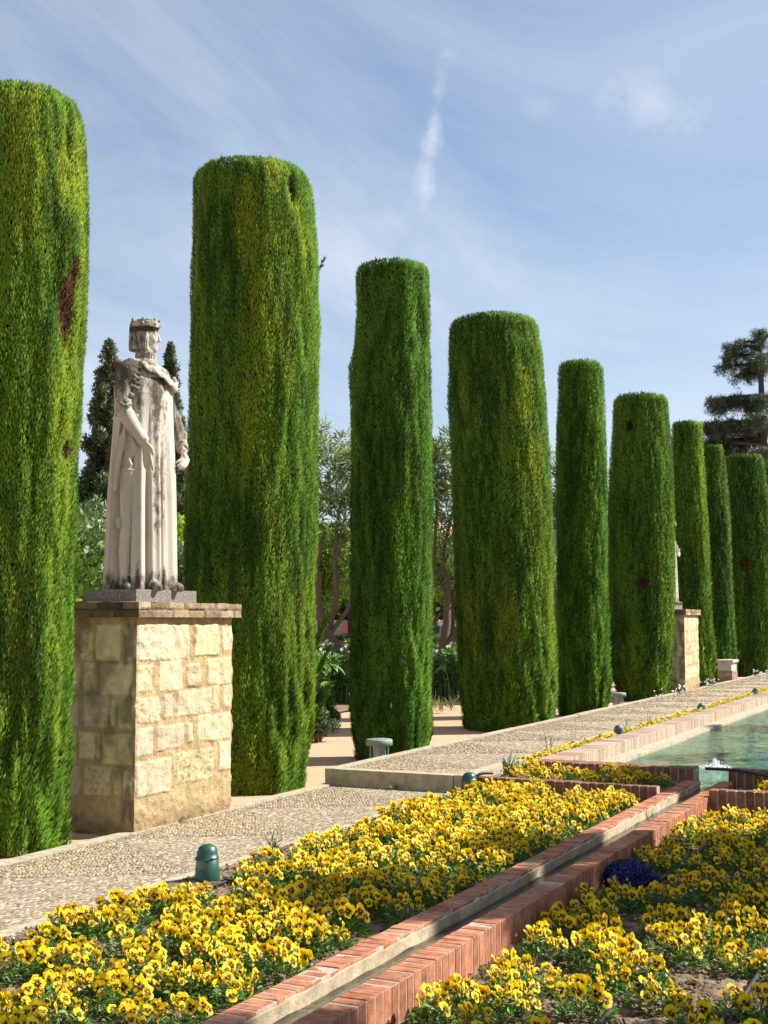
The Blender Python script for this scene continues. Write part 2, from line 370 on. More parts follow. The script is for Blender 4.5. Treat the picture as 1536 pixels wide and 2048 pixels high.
def soil(name, x0, x1, y0, y1, z, res, seed, clods=0, cz=.02, c0=(.23, .165, .11)):
    nx, ny = max(2, int((x1-x0)/res)), max(2, int((y1-y0)/res))
    X, Y = np.meshgrid(np.linspace(x0, x1, nx), np.linspace(y0, y1, ny), indexing='ij')
    Z = z+.035*(fbm(X*5, Y*5, 0, seed)-.5)+.03*(fbm(X*22, Y*22, 0, seed+9)-.5)
    c = np.array(c0)*(.7+.7*fbm(X*9, Y*9, 1, seed+2))[..., None]
    i = np.arange(nx*ny).reshape(nx, ny); F = np.stack([i[:-1, :-1], i[1:, :-1], i[1:, 1:], i[:-1, 1:]], -1).reshape(-1, 4)
    mb = MB(); mb.add(np.stack([X, Y, Z], -1).reshape(-1, 3), F, c.reshape(-1, 3))
    if clods:
        rng = np.random.default_rng(seed)
        x = rng.uniform(x0, x1, clods); y = rng.uniform(y0, y1, clods); r = .005+.016*rng.random(clods)**3
        o = np.array([(1, 0, 0), (0, 1, 0), (-1, 0, 0), (0, -1, 0), (0, 0, 1), (.7, .7, .6), (-.7, .7, .6), (-.7, -.7, .5), (.7, -.7, .5)], float)
        V = o[None]*r[:, None, None]*rng.uniform(.6, 1.3, (clods, 9, 3)); V[..., 0] += x[:, None]; V[..., 1] += y[:, None]; V[..., 2] += z+.004*rng.random((clods, 1))
        T = np.array([(0, 5, 4), (5, 1, 4), (1, 6, 4), (6, 2, 4), (2, 7, 4), (7, 3, 4), (3, 8, 4), (8, 0, 4), (0, 1, 5), (1, 2, 6), (2, 3, 7), (3, 0, 8)])
        cc = np.array([(.21, .145, .09), (.13, .085, .055), (.28, .21, .14), (.42, .36, .28), (.5, .38, .08), (.10, .15, .04)])[rng.choice(6, clods, p=[.43, .33, .13, .06, .02, .03])]*rng.uniform(.8, 1.2, (clods, 1))
        mb.add(V.reshape(-1, 3), (T[None]+(np.arange(clods)*9)[:, None, None]).reshape(-1, 3), np.repeat(cc, 9, 0))
    return tag(obj(name, mb.mesh(name, M_soilv)), kind='structure')
ZL, ZR = .02, -.065
soil('flower_bed_soil', 2.0, 11.76, 2.85, 4.75, ZL, .03, 1, 16000)
soil('lower_bed_soil', 2.0, 11.76, .55, 2.43, ZR, .025, 2, 22000)
soil('planter_soil', 11.85, 12.97, 2.85, 4.75, .08, .05, 3, 500)
soil('small_planter_soil', 11.85, 12.97, .55, 2.43, .04, .05, 4, 500)
soil('pool_border_soil', 12.96, 62, 4.44, 4.76, .10, .08, 5, 800)
soil('garden_bed_soil', 20.4, 48, 11.0, 40., .0, .35, 6, 0)

# ------------------------------------------------------------------ brickwork
BR = np.array([(.40, .158, .085), (.43, .172, .094), (.37, .142, .076), (.45, .19, .108), (.40, .165, .092)])
def brick_run(mb, p0, p1, depth, z0, z1, pitch, joint, side, rng, worn=0., ptop=0.):
    """headers laid side by side from p0 to p1 (along X or Y); depth across toward 'side'"""
    ax = 0 if abs(p1[0]-p0[0]) > abs(p1[1]-p0[1]) else 1
    a0, a1 = p0[ax], p1[ax]; n = max(1, int(round(abs(a1-a0)/pitch))); st = (a1-a0)/n
    for i in range(n):
        u0, u1 = sorted((a0+st*i, a0+st*(i+1))); u0 += joint/2; u1 -= joint/2
        v0, v1 = sorted((p0[1-ax], p0[1-ax]+side*depth))
        if worn and rng.random() < worn:
            v0 += .007*rng.random()
        c = BR[rng.integers(5)]*rng.uniform(.85, 1.12); dz = rng.uniform(-.003, .003)
        if rng.random() < .0: c = c*.6+np.array([.42, .36, .28])*.35
        e = .004; V = []
        for (zz_, ins) in ((z0, 0), (z1-e+dz, 0), (z1+dz, e)):
            for uu, vv in ((u0+ins, v0+ins), (u1-ins, v0+ins), (u1-ins, v1-ins), (u0+ins, v1-ins)):
                p = [0, 0, zz_]; p[ax] = uu; p[1-ax] = vv; V.append(p)
        V = np.array(V)+rng.uniform(-.0012, .0012, (12, 3))
        F = [(k*4+j, k*4+(j+1) % 4, (k+1)*4+(j+1) % 4, (k+1)*4+j) for k in range(2) for j in range(4)]+[(8, 9, 10, 11)]
        if ax == 1: F = [f[::-1] for f in F]
        mb.add(V, F, c)
rng = np.random.default_rng(11)
CH0, CH1 = 2.0, 12.93
# wall left of the channel: brick top, plastered on the water side
mb = MB(); brick_run(mb, (CH0, 2.745), (CH1, 2.745), .125, -.1, .10, .0785, .012, 1, rng, .4)
mb.box(CH0, CH1, 2.7465, 2.869, -.2, .0968, mi=1)
nx = 400; X = np.linspace(CH0, CH1, nx); top = .082+.016*(fbm(X*9, 0*X, 0, 4)-.5)+.02*np.maximum(0, fbm(X*5, 0*X, 3, 8)-.56)
rows = [(-.16, 0), (-.02, .0), (.03, .003), (1, .0), (1.02, .012)]
V = []
for zr, ins in rows:
    z = top if zr > .5 else np.full(nx, zr); y = 2.728+.006*(fbm(X*6, z*20, 0, 5)-.5)+ins*(1 if zr > 1 else 1)
    V.append(np.stack([X, y+(.0 if zr < 1.01 else .004), z], -1))
V = np.concatenate(V); i = np.arange(5*nx).reshape(5, nx)
mb.add(V, np.stack([i[:-1, :-1], i[:-1, 1:], i[1:, 1:], i[1:, :-1]], -1).reshape(-1, 4), mi=2)
za = .026+.020*(fbm(X*4, 0*X, 0, 14)-.5); i = np.arange(2*nx).reshape(2, nx)
V = np.concatenate([np.stack([X, np.full(nx, 2.7235), np.full(nx, -.1)], -1), np.stack([X, np.full(nx, 2.7245), za], -1)])
mb.add(V, np.stack([i[:-1, :-1], i[:-1, 1:], i[1:, 1:], i[1:, :-1]], -1).reshape(-1, 4), mi=3)
M_algae = simple('wet_algae', (.05, .045, .028), .35, spec=.5, noise=.6, scale=30, bump=.8, bscale=50)
tag(obj('brick_channel_wall', mb.mesh('brick_channel_wall', [M_brick, M_mortar, M_plaster, M_algae])), 'low brick wall with plastered inner side, edging the water channel beside the raised flower bed', 'wall', 'brick walls of the water channel')
mb = MB(); brick_run(mb, (CH0, 2.545), (CH1, 2.545), .135, -.16, .10, .0785, .013, -1, rng, 0)
mb.box(CH0, CH1, 2.4118, 2.5435, -.25, .0968, mi=1)
tag(obj('brick_channel_wall', mb.mesh('brick_channel_wall', [M_brick, M_mortar, M_plaster])), 'low channel wall whose tall red brick side faces the lower flower bed', 'wall', 'brick walls of the water channel')
mb = MB(); mb.box(CH0, 13.1, 2.5435, 2.7265, -.2, .005)
tag(obj('channel_bed', mb.mesh('channel_bed', simple('channel_bed', (.30, .26, .17), .9, noise=.7, scale=14, bump=.9, bscale=30))), kind='structure')
V = [(x, y, .028) for x in (CH0, 13.1) for y in (2.545, 2.727)]
tag(obj('channel_water', mesh('channel_water', V, np.array([(0, 2, 3, 1)]), M_water2)), kind='structure')
_keep = BR.copy(); BR = BR*np.array([.58, .68, .80])  # same brick, with the shade and dirt on these walls put into its colour
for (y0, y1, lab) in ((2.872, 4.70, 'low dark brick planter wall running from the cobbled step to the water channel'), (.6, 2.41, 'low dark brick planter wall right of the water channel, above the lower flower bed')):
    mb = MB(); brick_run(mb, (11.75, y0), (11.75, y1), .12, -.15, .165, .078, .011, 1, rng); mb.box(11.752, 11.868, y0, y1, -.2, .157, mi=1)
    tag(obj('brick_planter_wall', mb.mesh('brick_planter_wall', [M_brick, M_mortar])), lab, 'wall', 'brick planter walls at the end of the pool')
PX1 = 60.
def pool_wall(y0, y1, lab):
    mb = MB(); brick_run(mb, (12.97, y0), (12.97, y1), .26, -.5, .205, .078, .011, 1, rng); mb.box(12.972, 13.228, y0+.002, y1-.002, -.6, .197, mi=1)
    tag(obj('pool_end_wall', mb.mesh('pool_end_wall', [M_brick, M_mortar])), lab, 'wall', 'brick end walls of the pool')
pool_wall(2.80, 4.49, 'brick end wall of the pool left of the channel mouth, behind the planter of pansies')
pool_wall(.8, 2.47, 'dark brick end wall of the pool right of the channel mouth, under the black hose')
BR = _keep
def coping(y_top0, y_top1, y_ledge, s, lab):
    mb = MB(); n0 = 13.232
    x = n0; 
    brick_run(mb, (n0, y_top1), (40, y_top1), abs(y_top0-y_top1), -.1, .205, .078, .010, s, rng)
    brick_run(mb, (40, y_top1), (PX1, y_top1), abs(y_top0-y_top1), -.1, .205, .16, .014, s, rng)
    ya, yb = sorted((y_top0, y_top1)); mb.box(n0, PX1, ya+.002, yb-.002, -.6, .197, mi=1)
    ya, yb = sorted((y_top1, y_ledge)); mb.box(n0, PX1, ya, yb, -.6, .062, mi=2)
    tag(obj('pool_coping', mb.mesh('pool_coping', [M_brickpale, M_mortar, M_conc])), lab, 'pool edge', 'long brick edges of the pool')
M_brickpale = vcol('pale_brick', .9, .2, .25, 30., .5, 160., .003)
_old = BR.copy(); BR = np.array([(.42, .31, .22), (.46, .35, .26), (.38, .26, .18), (.48, .39, .30), (.42, .33, .25)])
coping(4.49, 4.20, 4.0, 1, 'long pale brick edge of the pool beside the narrow strip of yellow pansies')
coping(.80, 1.10, 1.28, -1, 'far brick edge of the pool along the opposite path')
BR = _old
mb = MB(); mb.box(12.9, PX1, .9, 4.3, -.62, -.55); tag(obj('pool_floor', mb.mesh('pool_floor', [M_poolfloor])), kind='structure')
V = [(x, y, .03) for x in (13.1, PX1) for y in (1.1, 4.1)]
V = [(13.10, 2.545, .03), (PX1, 1.2, .03), (PX1, 4.1, .03), (13.2, 4.1, .03), (13.2, 1.2, .03), (13.2, 2.47, .03), (13.2, 2.8, .03), (13.10, 2.727, .03)]
def waves(X, Y):
    return .020*(fbm(X*1.1+Y*.35, Y*2.6, 0, 51, 3)-.5)+.010*(fbm(X*3.4, Y*6.5+X, 0, 52, 3)-.5)+.004*(fbm(X*11, Y*15, 0, 53, 2)-.5)
gx = np.concatenate([np.arange(13.1, 13.235, .06), np.arange(13.235, 26, .055), np.arange(26, PX1+.2, .16)]); gy = np.arange(1.2, 4.11, .05); X, Y = np.meshgrid(gx, gy, indexing='ij')
V = np.stack([X, Y, .028+waves(X, Y)], -1).reshape(-1, 3); i = np.arange(len(V)).reshape(X.shape); F = np.stack([i[:-1, :-1], i[1:, :-1], i[1:, 1:], i[:-1, 1:]], -1).reshape(-1, 4)
cx_, cy_ = V[F[:, 0], 0], V[F[:, 0], 1]; F = F[(cx_ > 13.2) | ((cy_ > 2.5) & (cy_ < 2.76))]
tag(obj('pool_water', mesh('pool_water', V, F, M_water, smooth=True)), kind='structure')
mb = MB(); mb.box(62.05, 62.3, .7, 4.6, -.5, .3); tag(obj('pool_far_wall', mb.mesh('pool_far_wall', [M_conc])), 'low plain wall closing the far end of the pool', 'wall')

# ------------------------------------------------------------------ clipped cypress columns
def kites(base, up, side, ln, wd, bend=None):
    """n leaf blades: base (n,3), unit up & side vectors, lengths, widths -> verts (4n,3), quads"""
    n = len(base); ln = np.asarray(ln)[:, None]; wd = np.asarray(wd)[:, None]
    mid = base+up*ln*.45
    V = np.stack([base, mid+side*wd*.5, base+up*ln, mid-side*wd*.5], 1)
    if bend is not None: V[:, 2] += bend
    return V.reshape(-1, 3), np.arange(4*n).reshape(n, 4)
def unit(v): return v/np.maximum(np.linalg.norm(v, axis=-1, keepdims=True), 1e-9)
G_D, G_M, G_Y, G_B = np.array([.036, .092, .012]), np.array([.125, .235, .020]), np.array([.26, .335, .024]), np.array([.085, .045, .025])
def cypress(X, Y, prof, seed, dens, ln, patches=(), yellow=.5, label='', bushy=.35, group='clipped cypress columns along the path', tint=(1, 1, 1), back=.45, ragged=1., rim=.13, lift=0.):
    rng = np.random.default_rng(seed)
    prof = sorted(prof); D_ = math.hypot(X, Y); ztop = prof[-1][0]; Rt = float(np.interp(ztop-.55, [p[0] for p in prof], [p[1] for p in prof])); ot = float(np.interp(ztop-.4, [p[0] for p in prof], [p[2] for p in prof]))
    if Y > 0:       # flat clipped top with a softened rim
        zt = 1.65+(ztop-1.65)*(D_-Rt*.95)/D_-.02+lift; bv = rim
        prof = [p for p in prof if p[0] < zt-bv-.12]+[(zt-bv, Rt*.985, ot), (zt-bv*.45, Rt*.93, ot), (zt-bv*.1, Rt*.83, ot), (zt, Rt*.74, ot)]
    pz = np.array([p[0] for p in prof]); pr = np.array([p[1] for p in prof]); po = np.array([p[2] for p in prof])
    zb = -.05; pz = np.concatenate([[zb], pz[pz > .12]]); k = len(prof)-(len(pz)-1)
    pr = np.concatenate([[pr[k]*.93], pr[k:]]); po = np.concatenate([[po[k]], po[k:]])
    zt = pz[-1]; am = math.atan2(Y, X); lat = np.array([-math.sin(am), math.cos(am)])
    def rad(th, z):
        r = np.interp(z, pz, pr); c, s = np.cos(th), np.sin(th)
        cl = fbm(c*r*7, s*r*7, z*1.7, seed, 2)-.5; big = fbm(c*1.6, s*1.6, z*.7, seed+3, 2)-.5
        rid = vn(c*r*17, s*r*17, z*3.2, seed+7)-.5
        fade = .55+.45*sstep(2.6, .2, z)*1.6
        d = (.095*cl+.055*rid)*fade*ragged+.05*big
        for (pt, pzz, w, h, kind) in patches:
            if kind != 'y':
                a = np.abs((th-pt+math.pi) % (2*math.pi)-math.pi)*r/w; b = (z-pzz)/h
                d = d-(.10 if kind == 'h' else .045)*np.exp(-(a*a+b*b)*1.2)
        return r+d
    def place(th, z, r): 
        o = np.interp(z, pz, po); return np.stack([X+lat[0]*o+r*np.cos(th), Y+lat[1]*o+r*np.sin(th), z], -1)
    root = empty('clipped_cypress', (X, Y, 0), label, 'cypress', group); C0 = np.array([X, Y, 0])
    # inner body, brown twigs seen in the gaps
    nt_, nz_ = 64, 90; th, z = np.meshgrid(np.linspace(0, 2*math.pi, nt_, endpoint=False), np.linspace(zb, zt-.06, nz_), indexing='xy')
    P = place(th, z, rad(th, z)*.955-.03); V = P.reshape(-1, 3)-C0; i = np.arange(nt_*nz_).reshape(nz_, nt_); j = np.roll(i, -1, 1)
    F = np.stack([i[:-1], j[:-1], j[1:], i[1:]], -1).reshape(-1, 4); top = len(V)
    V = np.concatenate([V, [[lat[0]*po[-1], lat[1]*po[-1], zt-.02]]]); T = np.array([(i[-1][q], j[-1][q], top) for q in range(nt_)])
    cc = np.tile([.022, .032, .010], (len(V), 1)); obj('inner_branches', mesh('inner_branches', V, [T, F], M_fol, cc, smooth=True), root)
    mb = MB(); mb.tube([(0, 0, -.08), (0, 0, .5), (0, 0, 1.2)], [.11, .09, .07], 8, (.16, .11, .075)); obj('trunk', mb.mesh('trunk', M_bark), root)
    # sprays
    per = 2*math.pi*pr.max(); n = int(per*(zt-zb)*dens)
    z = rng.uniform(zb, zt, n); th = rng.uniform(0, 2*math.pi, n)
    cam_dir = math.atan2(-Y, -X); away = np.abs((th-cam_dir+math.pi) % (2*math.pi)-math.pi)
    rr = np.interp(z, pz, pr)
    keep = (rng.random(n) < rr/pr.max()) & ((away < 1.95) | (rng.random(n) < back)); th, z = th[keep], z[keep]
    n = len(th); r = rad(th, z); r0 = np.interp(z, pz, pr)
    P = place(th, z, r-rng.uniform(-.006, .045, n)*(ln/.06))
    out = np.stack([np.cos(th), np.sin(th), 0*th], -1); tan = np.stack([-np.sin(th), np.cos(th), 0*th], -1); upv = np.array([0, 0, 1.])
    low = sstep(2.2, .2, z)
    lean = rng.normal(.24, .22, n)+low*bushy*.8*rng.random(n)
    dirv = unit(upv+out*lean[:, None]+tan*rng.normal(0, .24+.14*low, n)[:, None]+upv*0)
    side = unit(tan*1+out*rng.normal(0, .42, n)[:, None]); side = unit(side-dirv*np.sum(side*dirv, -1, keepdims=True)); side = side*np.sign(np.sum(np.cross(side, dirv)*out, -1, keepdims=True))
    ln = ln*.64; l = ln*rng.uniform(.55, 1.4, n)*(1+.5*low*bushy*2); 
    stray = rng.random(n) < .006; l = np.where(stray, l*1.9, l)
    Vb, Fb = kites(P, dirv, side, l, l*.20+.003*(ln/.05), out*(rng.uniform(.0, .25, n)*l)[:, None])
    # colour
    c, s = np.cos(th), np.sin(th)
    f = fbm(c*r0*3.2, s*r0*3.2, z*.75, seed+20, 3); f2 = fbm(c*r0*22, s*r0*22, z*4.0, seed+30, 2)
    mixm = np.clip(.52+(f-.5)*2.0+(f2-.5)*1.9+rng.normal(0, .2, n), 0, 1)[:, None]
    col = G_D*(1-mixm)+G_M*mixm
    y = np.clip(sstep(.60-.2*yellow, .80-.2*yellow, fbm(c*r0*2.6, s*r0*2.6, z*.6, seed+40, 3)+.12*(f2-.5)+rng.normal(0, .03, n))*yellow*1.1, 0, 1)
    for (pt, pzz, w, h, kind) in patches:
        a = np.abs((th-pt+math.pi) % (2*math.pi)-math.pi)*r0/w; b = (z-pzz)/h; q = a*a+b*b+1.2*(fbm(c*r0*9, s*r0*9, z*5, seed+50, 2)-.5)+rng.normal(0, .15, n)
        if kind == 'y': y = np.maximum(y, .95*sstep(1.2, .3, q))
        elif kind == 'b': m = sstep(1.05, .7, q)[:, None]; col = col*(1-m)+G_B*rng.uniform(.5, 1.5, (n, 1))*m; y = y*(1-m[:, 0])
        else: m = sstep(1.05, .7, q)[:, None]; col = col*(1-m)+np.array([.035, .028, .022])*m; y = y*(1-m[:, 0])
    y = y[:, None]*rng.uniform(.5, 1, (n, 1)); col = col*(1-y)+G_Y*y
    br = rng.random(n) < .012; col[br] = np.array([.16, .10, .04])
    col = col*rng.uniform(.7, 1.3, (n, 1))*np.array(tint)
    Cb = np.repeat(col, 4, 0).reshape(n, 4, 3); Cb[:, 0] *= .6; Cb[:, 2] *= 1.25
    # crown top
    rt = pr[-1]*1.12; m = int(math.pi*rt*rt*dens*1.2); a = rng.uniform(0, 2*math.pi, m); q = np.sqrt(rng.random(m))*rt
    o = po[-1]; Pt = np.stack([X+lat[0]*o+q*np.cos(a), Y+lat[1]*o+q*np.sin(a), zt-.04-.02*rng.random(m)-.03*(q/rt)**4], -1)
    d = unit(np.stack([np.cos(a)*.35*q/rt, np.sin(a)*.35*q/rt, np.ones(m)], -1)+rng.normal(0, .22, (m, 3))); sd = unit(np.cross(d, rng.normal(0, 1, (m, 3))))
    lt = ln*rng.uniform(.6, 1.5, m); lt = np.where(rng.random(m) < .04, lt*1.8, lt)
    Vt, Ft = kites(Pt, d, sd, lt, lt*.16+.003)
    ct = (G_M*.9+G_Y*.25*rng.random((m, 1)))*rng.uniform(.6, 1.3, (m, 1)); Ct = np.repeat(ct, 4, 0)
    V = np.concatenate([Vb, Vt])-C0; F = np.concatenate([Fb, Ft+len(Vb)])
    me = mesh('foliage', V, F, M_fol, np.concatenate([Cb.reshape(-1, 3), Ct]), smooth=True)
    # sprays shade with the clipped surface they belong to (tufts included), each leaning its own way
    e = .03; dth = (rad(th+e/np.maximum(r0, .1), z)-r)/e; dz = (rad(th, z+e)-r)/e
    nb = unit(out-tan*(dth*1.5)[:, None]-upv*(dz*1.2)[:, None]); bn = unit(np.cross(side, dirv)); bn = bn*np.sign(np.sum(bn*out, -1, keepdims=True)); nb = unit(nb+bn*.35+rng.normal(0, .30, (n, 3)))
    ntp = unit(np.stack([np.cos(a)*.3*q/rt, np.sin(a)*.3*q/rt, np.ones(m)], -1)+rng.normal(0, .35, (m, 3)))
    me.normals_split_custom_set_from_vertices(np.repeat(np.concatenate([nb, ntp]), 4, 0))
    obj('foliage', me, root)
    return root
TR = [
 (7.61, 6.73, [(5.76, 0.296, 0.08), (5.66, 0.399, 0.029), (5.49, 0.454, 0.005), (5.22, 0.489, -0.011), (4.83, 0.508, -0.022), (4.44, 0.505, -0.029), (4.06, 0.497, -0.032), (3.71, 0.49, -0.024), (3.32, 0.485, -0.018), (2.56, 0.467, -0.003), (1.62, 0.449, -0.002), (0.7, 0.429, 0.0), (0.33, 0.417, -0.005)],
  17000, .047, [(-1.54, 4.24, .05, .14, 'b'), (-1.68, 3.93, .08, .25, 'b'), (-1.6, 5.23, .032, .13, 'h'), (-1.66, 5.02, .13, .42, 'y'), (-1.35, 4.9, .08, .7, 'y'), (-1.45, 2.9, .06, .08, 'b')], .55, 'tall clipped cypress column with brown dead patches at the left edge, before the near pedestal', (1.0, 1.0, 1)),
 (11.41, 6.95, [(6.48, 0.274, 0.065), (6.37, 0.456, 0.063), (6.28, 0.539, 0.041), (6.14, 0.599, 0.005), (5.87, 0.629, -0.018), (5.45, 0.646, -0.04), (4.93, 0.654, -0.039), (4.45, 0.654, -0.046), (3.93, 0.657, -0.04), (3.4, 0.655, -0.024), (2.89, 0.66, -0.021), (1.86, 0.659, -0.001), (0.85, 0.649, 0.0), (0.35, 0.615, 0.009)],
  12500, .052, [(-1.88, 5.98, .06, .14, 'h'), (-1.76, 5.6, .06, .45, 'y'), (-2.25, 6.15, .10, .25, 'y'), (-2.71, 5.6, .14, .55, 'y'), (-2.55, 4.8, .12, .4, 'y'), (-2.67, 3.5, .10, .6, 'y')], .5, 'widest tall cypress column with yellow streaks, just right of the statue and its near pedestal', (1, 1, 1)),
 (14.48, 6.78, [(6.14, 0.267, -0.025), (6.06, 0.423, -0.025), (5.87, 0.451, -0.028), (5.4, 0.443, -0.021), (5.02, 0.468, -0.008), (4.77, 0.495, 0.007), (4.07, 0.502, 0.004), (3.14, 0.506, -0.001), (2.21, 0.491, 0.005), (1.3, 0.492, 0.003), (0.69, 0.475, 0.0), (0.33, 0.465, -0.009)],
  10500, .056, [], .12, 'slim dark green cypress column behind the near pale green mushroom light', (.85, .95, 1.1)),
 (19.31, 7.05, [(6.57, 0.459, 0.167), (6.45, 0.638, 0.189), (6.13, 0.708, 0.16), (5.8, 0.739, 0.138), (5.16, 0.765, 0.115), (4.35, 0.774, 0.086), (3.56, 0.775, 0.064), (2.77, 0.776, 0.043), (1.98, 0.762, 0.029), (1.2, 0.748, 0.0), (0.42, 0.722, -0.033)],
  6200, .068, [(-2.2, 5.0, .18, .6, 'y'), (-2.0, 4.0, .16, .6, 'y')], .4, 'broad cypress column with a bright yellow-green right side, fourth from the left', (1, 1, 1)),
 (22.52, 6.77, [(6.39, 0.224, -0.001), (6.32, 0.336, 0.023), (6.0, 0.393, -0.004), (5.17, 0.428, -0.002), (4.27, 0.449, 0.005), (2.92, 0.447, 0.013), (1.14, 0.47, 0.0), (0.43, 0.438, 0.004)],
  5500, .074, [], .12, 'narrow even green cypress column left of the far mushroom light', (.9, 1, 1)),
 (27.50, 6.98, [(6.59, 0.345, -0.07), (6.47, 0.541, -0.051), (5.87, 0.593, -0.051), (4.78, 0.665, -0.044), (3.7, 0.705, -0.026), (2.1, 0.681, 0.0), (1.03, 0.642, 0.012), (0.19, 0.552, 0.009)],
  3900, .086, [(2.94, 5.74, .10, .13, 'h'), (-2.85, 2.4, .12, .14, 'b')], .2, 'swollen cypress column with a dark hole near its top, before the far pedestal', (.95, .95, 1)),
 (31.40, 6.76, [(6.51, 0.284, 0.016), (6.39, 0.343, 0.03), (5.17, 0.4, 0.018), (3.35, 0.439, 0.0), (2.15, 0.461, 0.0), (0.96, 0.489, -0.018), (0.37, 0.453, -0.018)],
  3600, .090, [], .45, 'bright green cypress column just behind the far stone pedestal', (1.05, 1.05, 1)),
 (34.6, 6.80, [(6.31, 0.165, 0.003), (6.19, 0.242, 0.018), (5.46, 0.317, -0.005), (4.15, 0.405, -0.015), (2.19, 0.441, 0.0), (0.52, 0.439, -0.003)],
  2600, .095, [], .25, 'slender tapering cypress column behind the small stone bench', (.9, .95, 1.3)),
 (40.98, 6.97, [(6.82, 0.478, 0.189), (6.66, 0.568, 0.164), (5.38, 0.632, 0.051), (3.06, 0.673, 0.0), (0.77, 0.663, 0.015)],
  1900, .11, [(3.04, 3.34, .16, .28, 'b'), (-3.03, 6.45, .08, .10, 'b'), (-3.04, 2.6, .09, .15, 'b')], .1, 'thick cypress column with brownish bald patches near the right edge', (.85, .9, .9)),
 (44.2, 6.75, [(6.78, 0.257, 0.004), (6.63, 0.343, 0.0), (3.94, 0.442, 0.026), (0.4, 0.424, 0.095)], 1500, .13, [], .1, 'farthest cypress column, a thin slice of it showing at the right edge of the row', (.85, .95, 1)),
]
for i, (x, y, prof, dens, ln, pat, yel, lab, tint) in enumerate(TR):
    cypress(x, y, prof, 100+i*7, dens, ln, pat, yel, lab, tint=tint, bushy=.5 if i < 3 else .4, rim=(.30, .15, .10, .16, .16, .12, .1, .2, .1, .1)[i], lift=(.11, .08, .07, .05, .0, .0, 0, 0, 0, 0)[i])
# the facing row, behind and right of the camera, whose shadows fall on the beds
for i, (x, r, h) in enumerate([(7.2, .64, 6.2), (10.55, .66, 6.1), (12.15, .62, 5.6), (16.1, .6, 6.0), (19.6, .5, 6.2), (24.2, .7, 6.3), (27.4, .5, 6.2), (32.5, .7, 6.4), (36, .5, 6.3)]):
    cypress(x, -1.65, [(h, r*.5, 0), (h-.1, r*.85, 0), (h-.6, r*.97, 0), (h*.6, r*1.03, 0), (h*.25, r, 0), (.3, r*.9, 0)], 300+i*5, 650, .16, [], .3,
            'clipped cypress column of the facing row, %s from its near end' % ['first', 'second', 'third', 'fourth', 'fifth', 'sixth', 'seventh', 'eighth', 'ninth'][i], group='clipped cypress columns of the facing row', back=1.)

# stray sprigs sticking out of the near columns
def sprig(root, pts, n, ln, seed):
    rng = np.random.default_rng(seed); pts = np.array(pts, float); t = rng.random(n)*(len(pts)-1); i = np.minimum(t.astype(int), len(pts)-2); f = (t-i)[:, None]
    P = pts[i]*(1-f)+pts[i+1]*f; ax = unit(pts[i+1]-pts[i]); d = unit(ax+rng.normal(0, .45, (n, 3))+np.array([0, 0, .3])); s = unit(np.cross(d, rng.normal(0, 1, (n, 3))))
    V, F = kites(P, d, s, ln*rng.uniform(.6, 1.3, n), np.full(n, ln*.2)); c = np.repeat((G_M*.7)*rng.uniform(.6, 1.4, (n, 1)), 4, 0)
    obj('stray_sprig', mesh('stray_sprig', V, F, M_fol, c), root)
cyp = [o for o in COL.objects if o.name.startswith('clipped_cypress')]
sprig(cyp[1], [(.40, -.52, 5.15), (.44, -.56, 5.35), (.47, -.60, 5.45)], 50, .06, 1)
for z, s in ((1.5, 2), (1.15, 3), (.75, 4)):
    sprig(cyp[1], [(.30, -.50, z-.3), (.42, -.60, z), (.50, -.66, z+.22)], 420, .075, s)

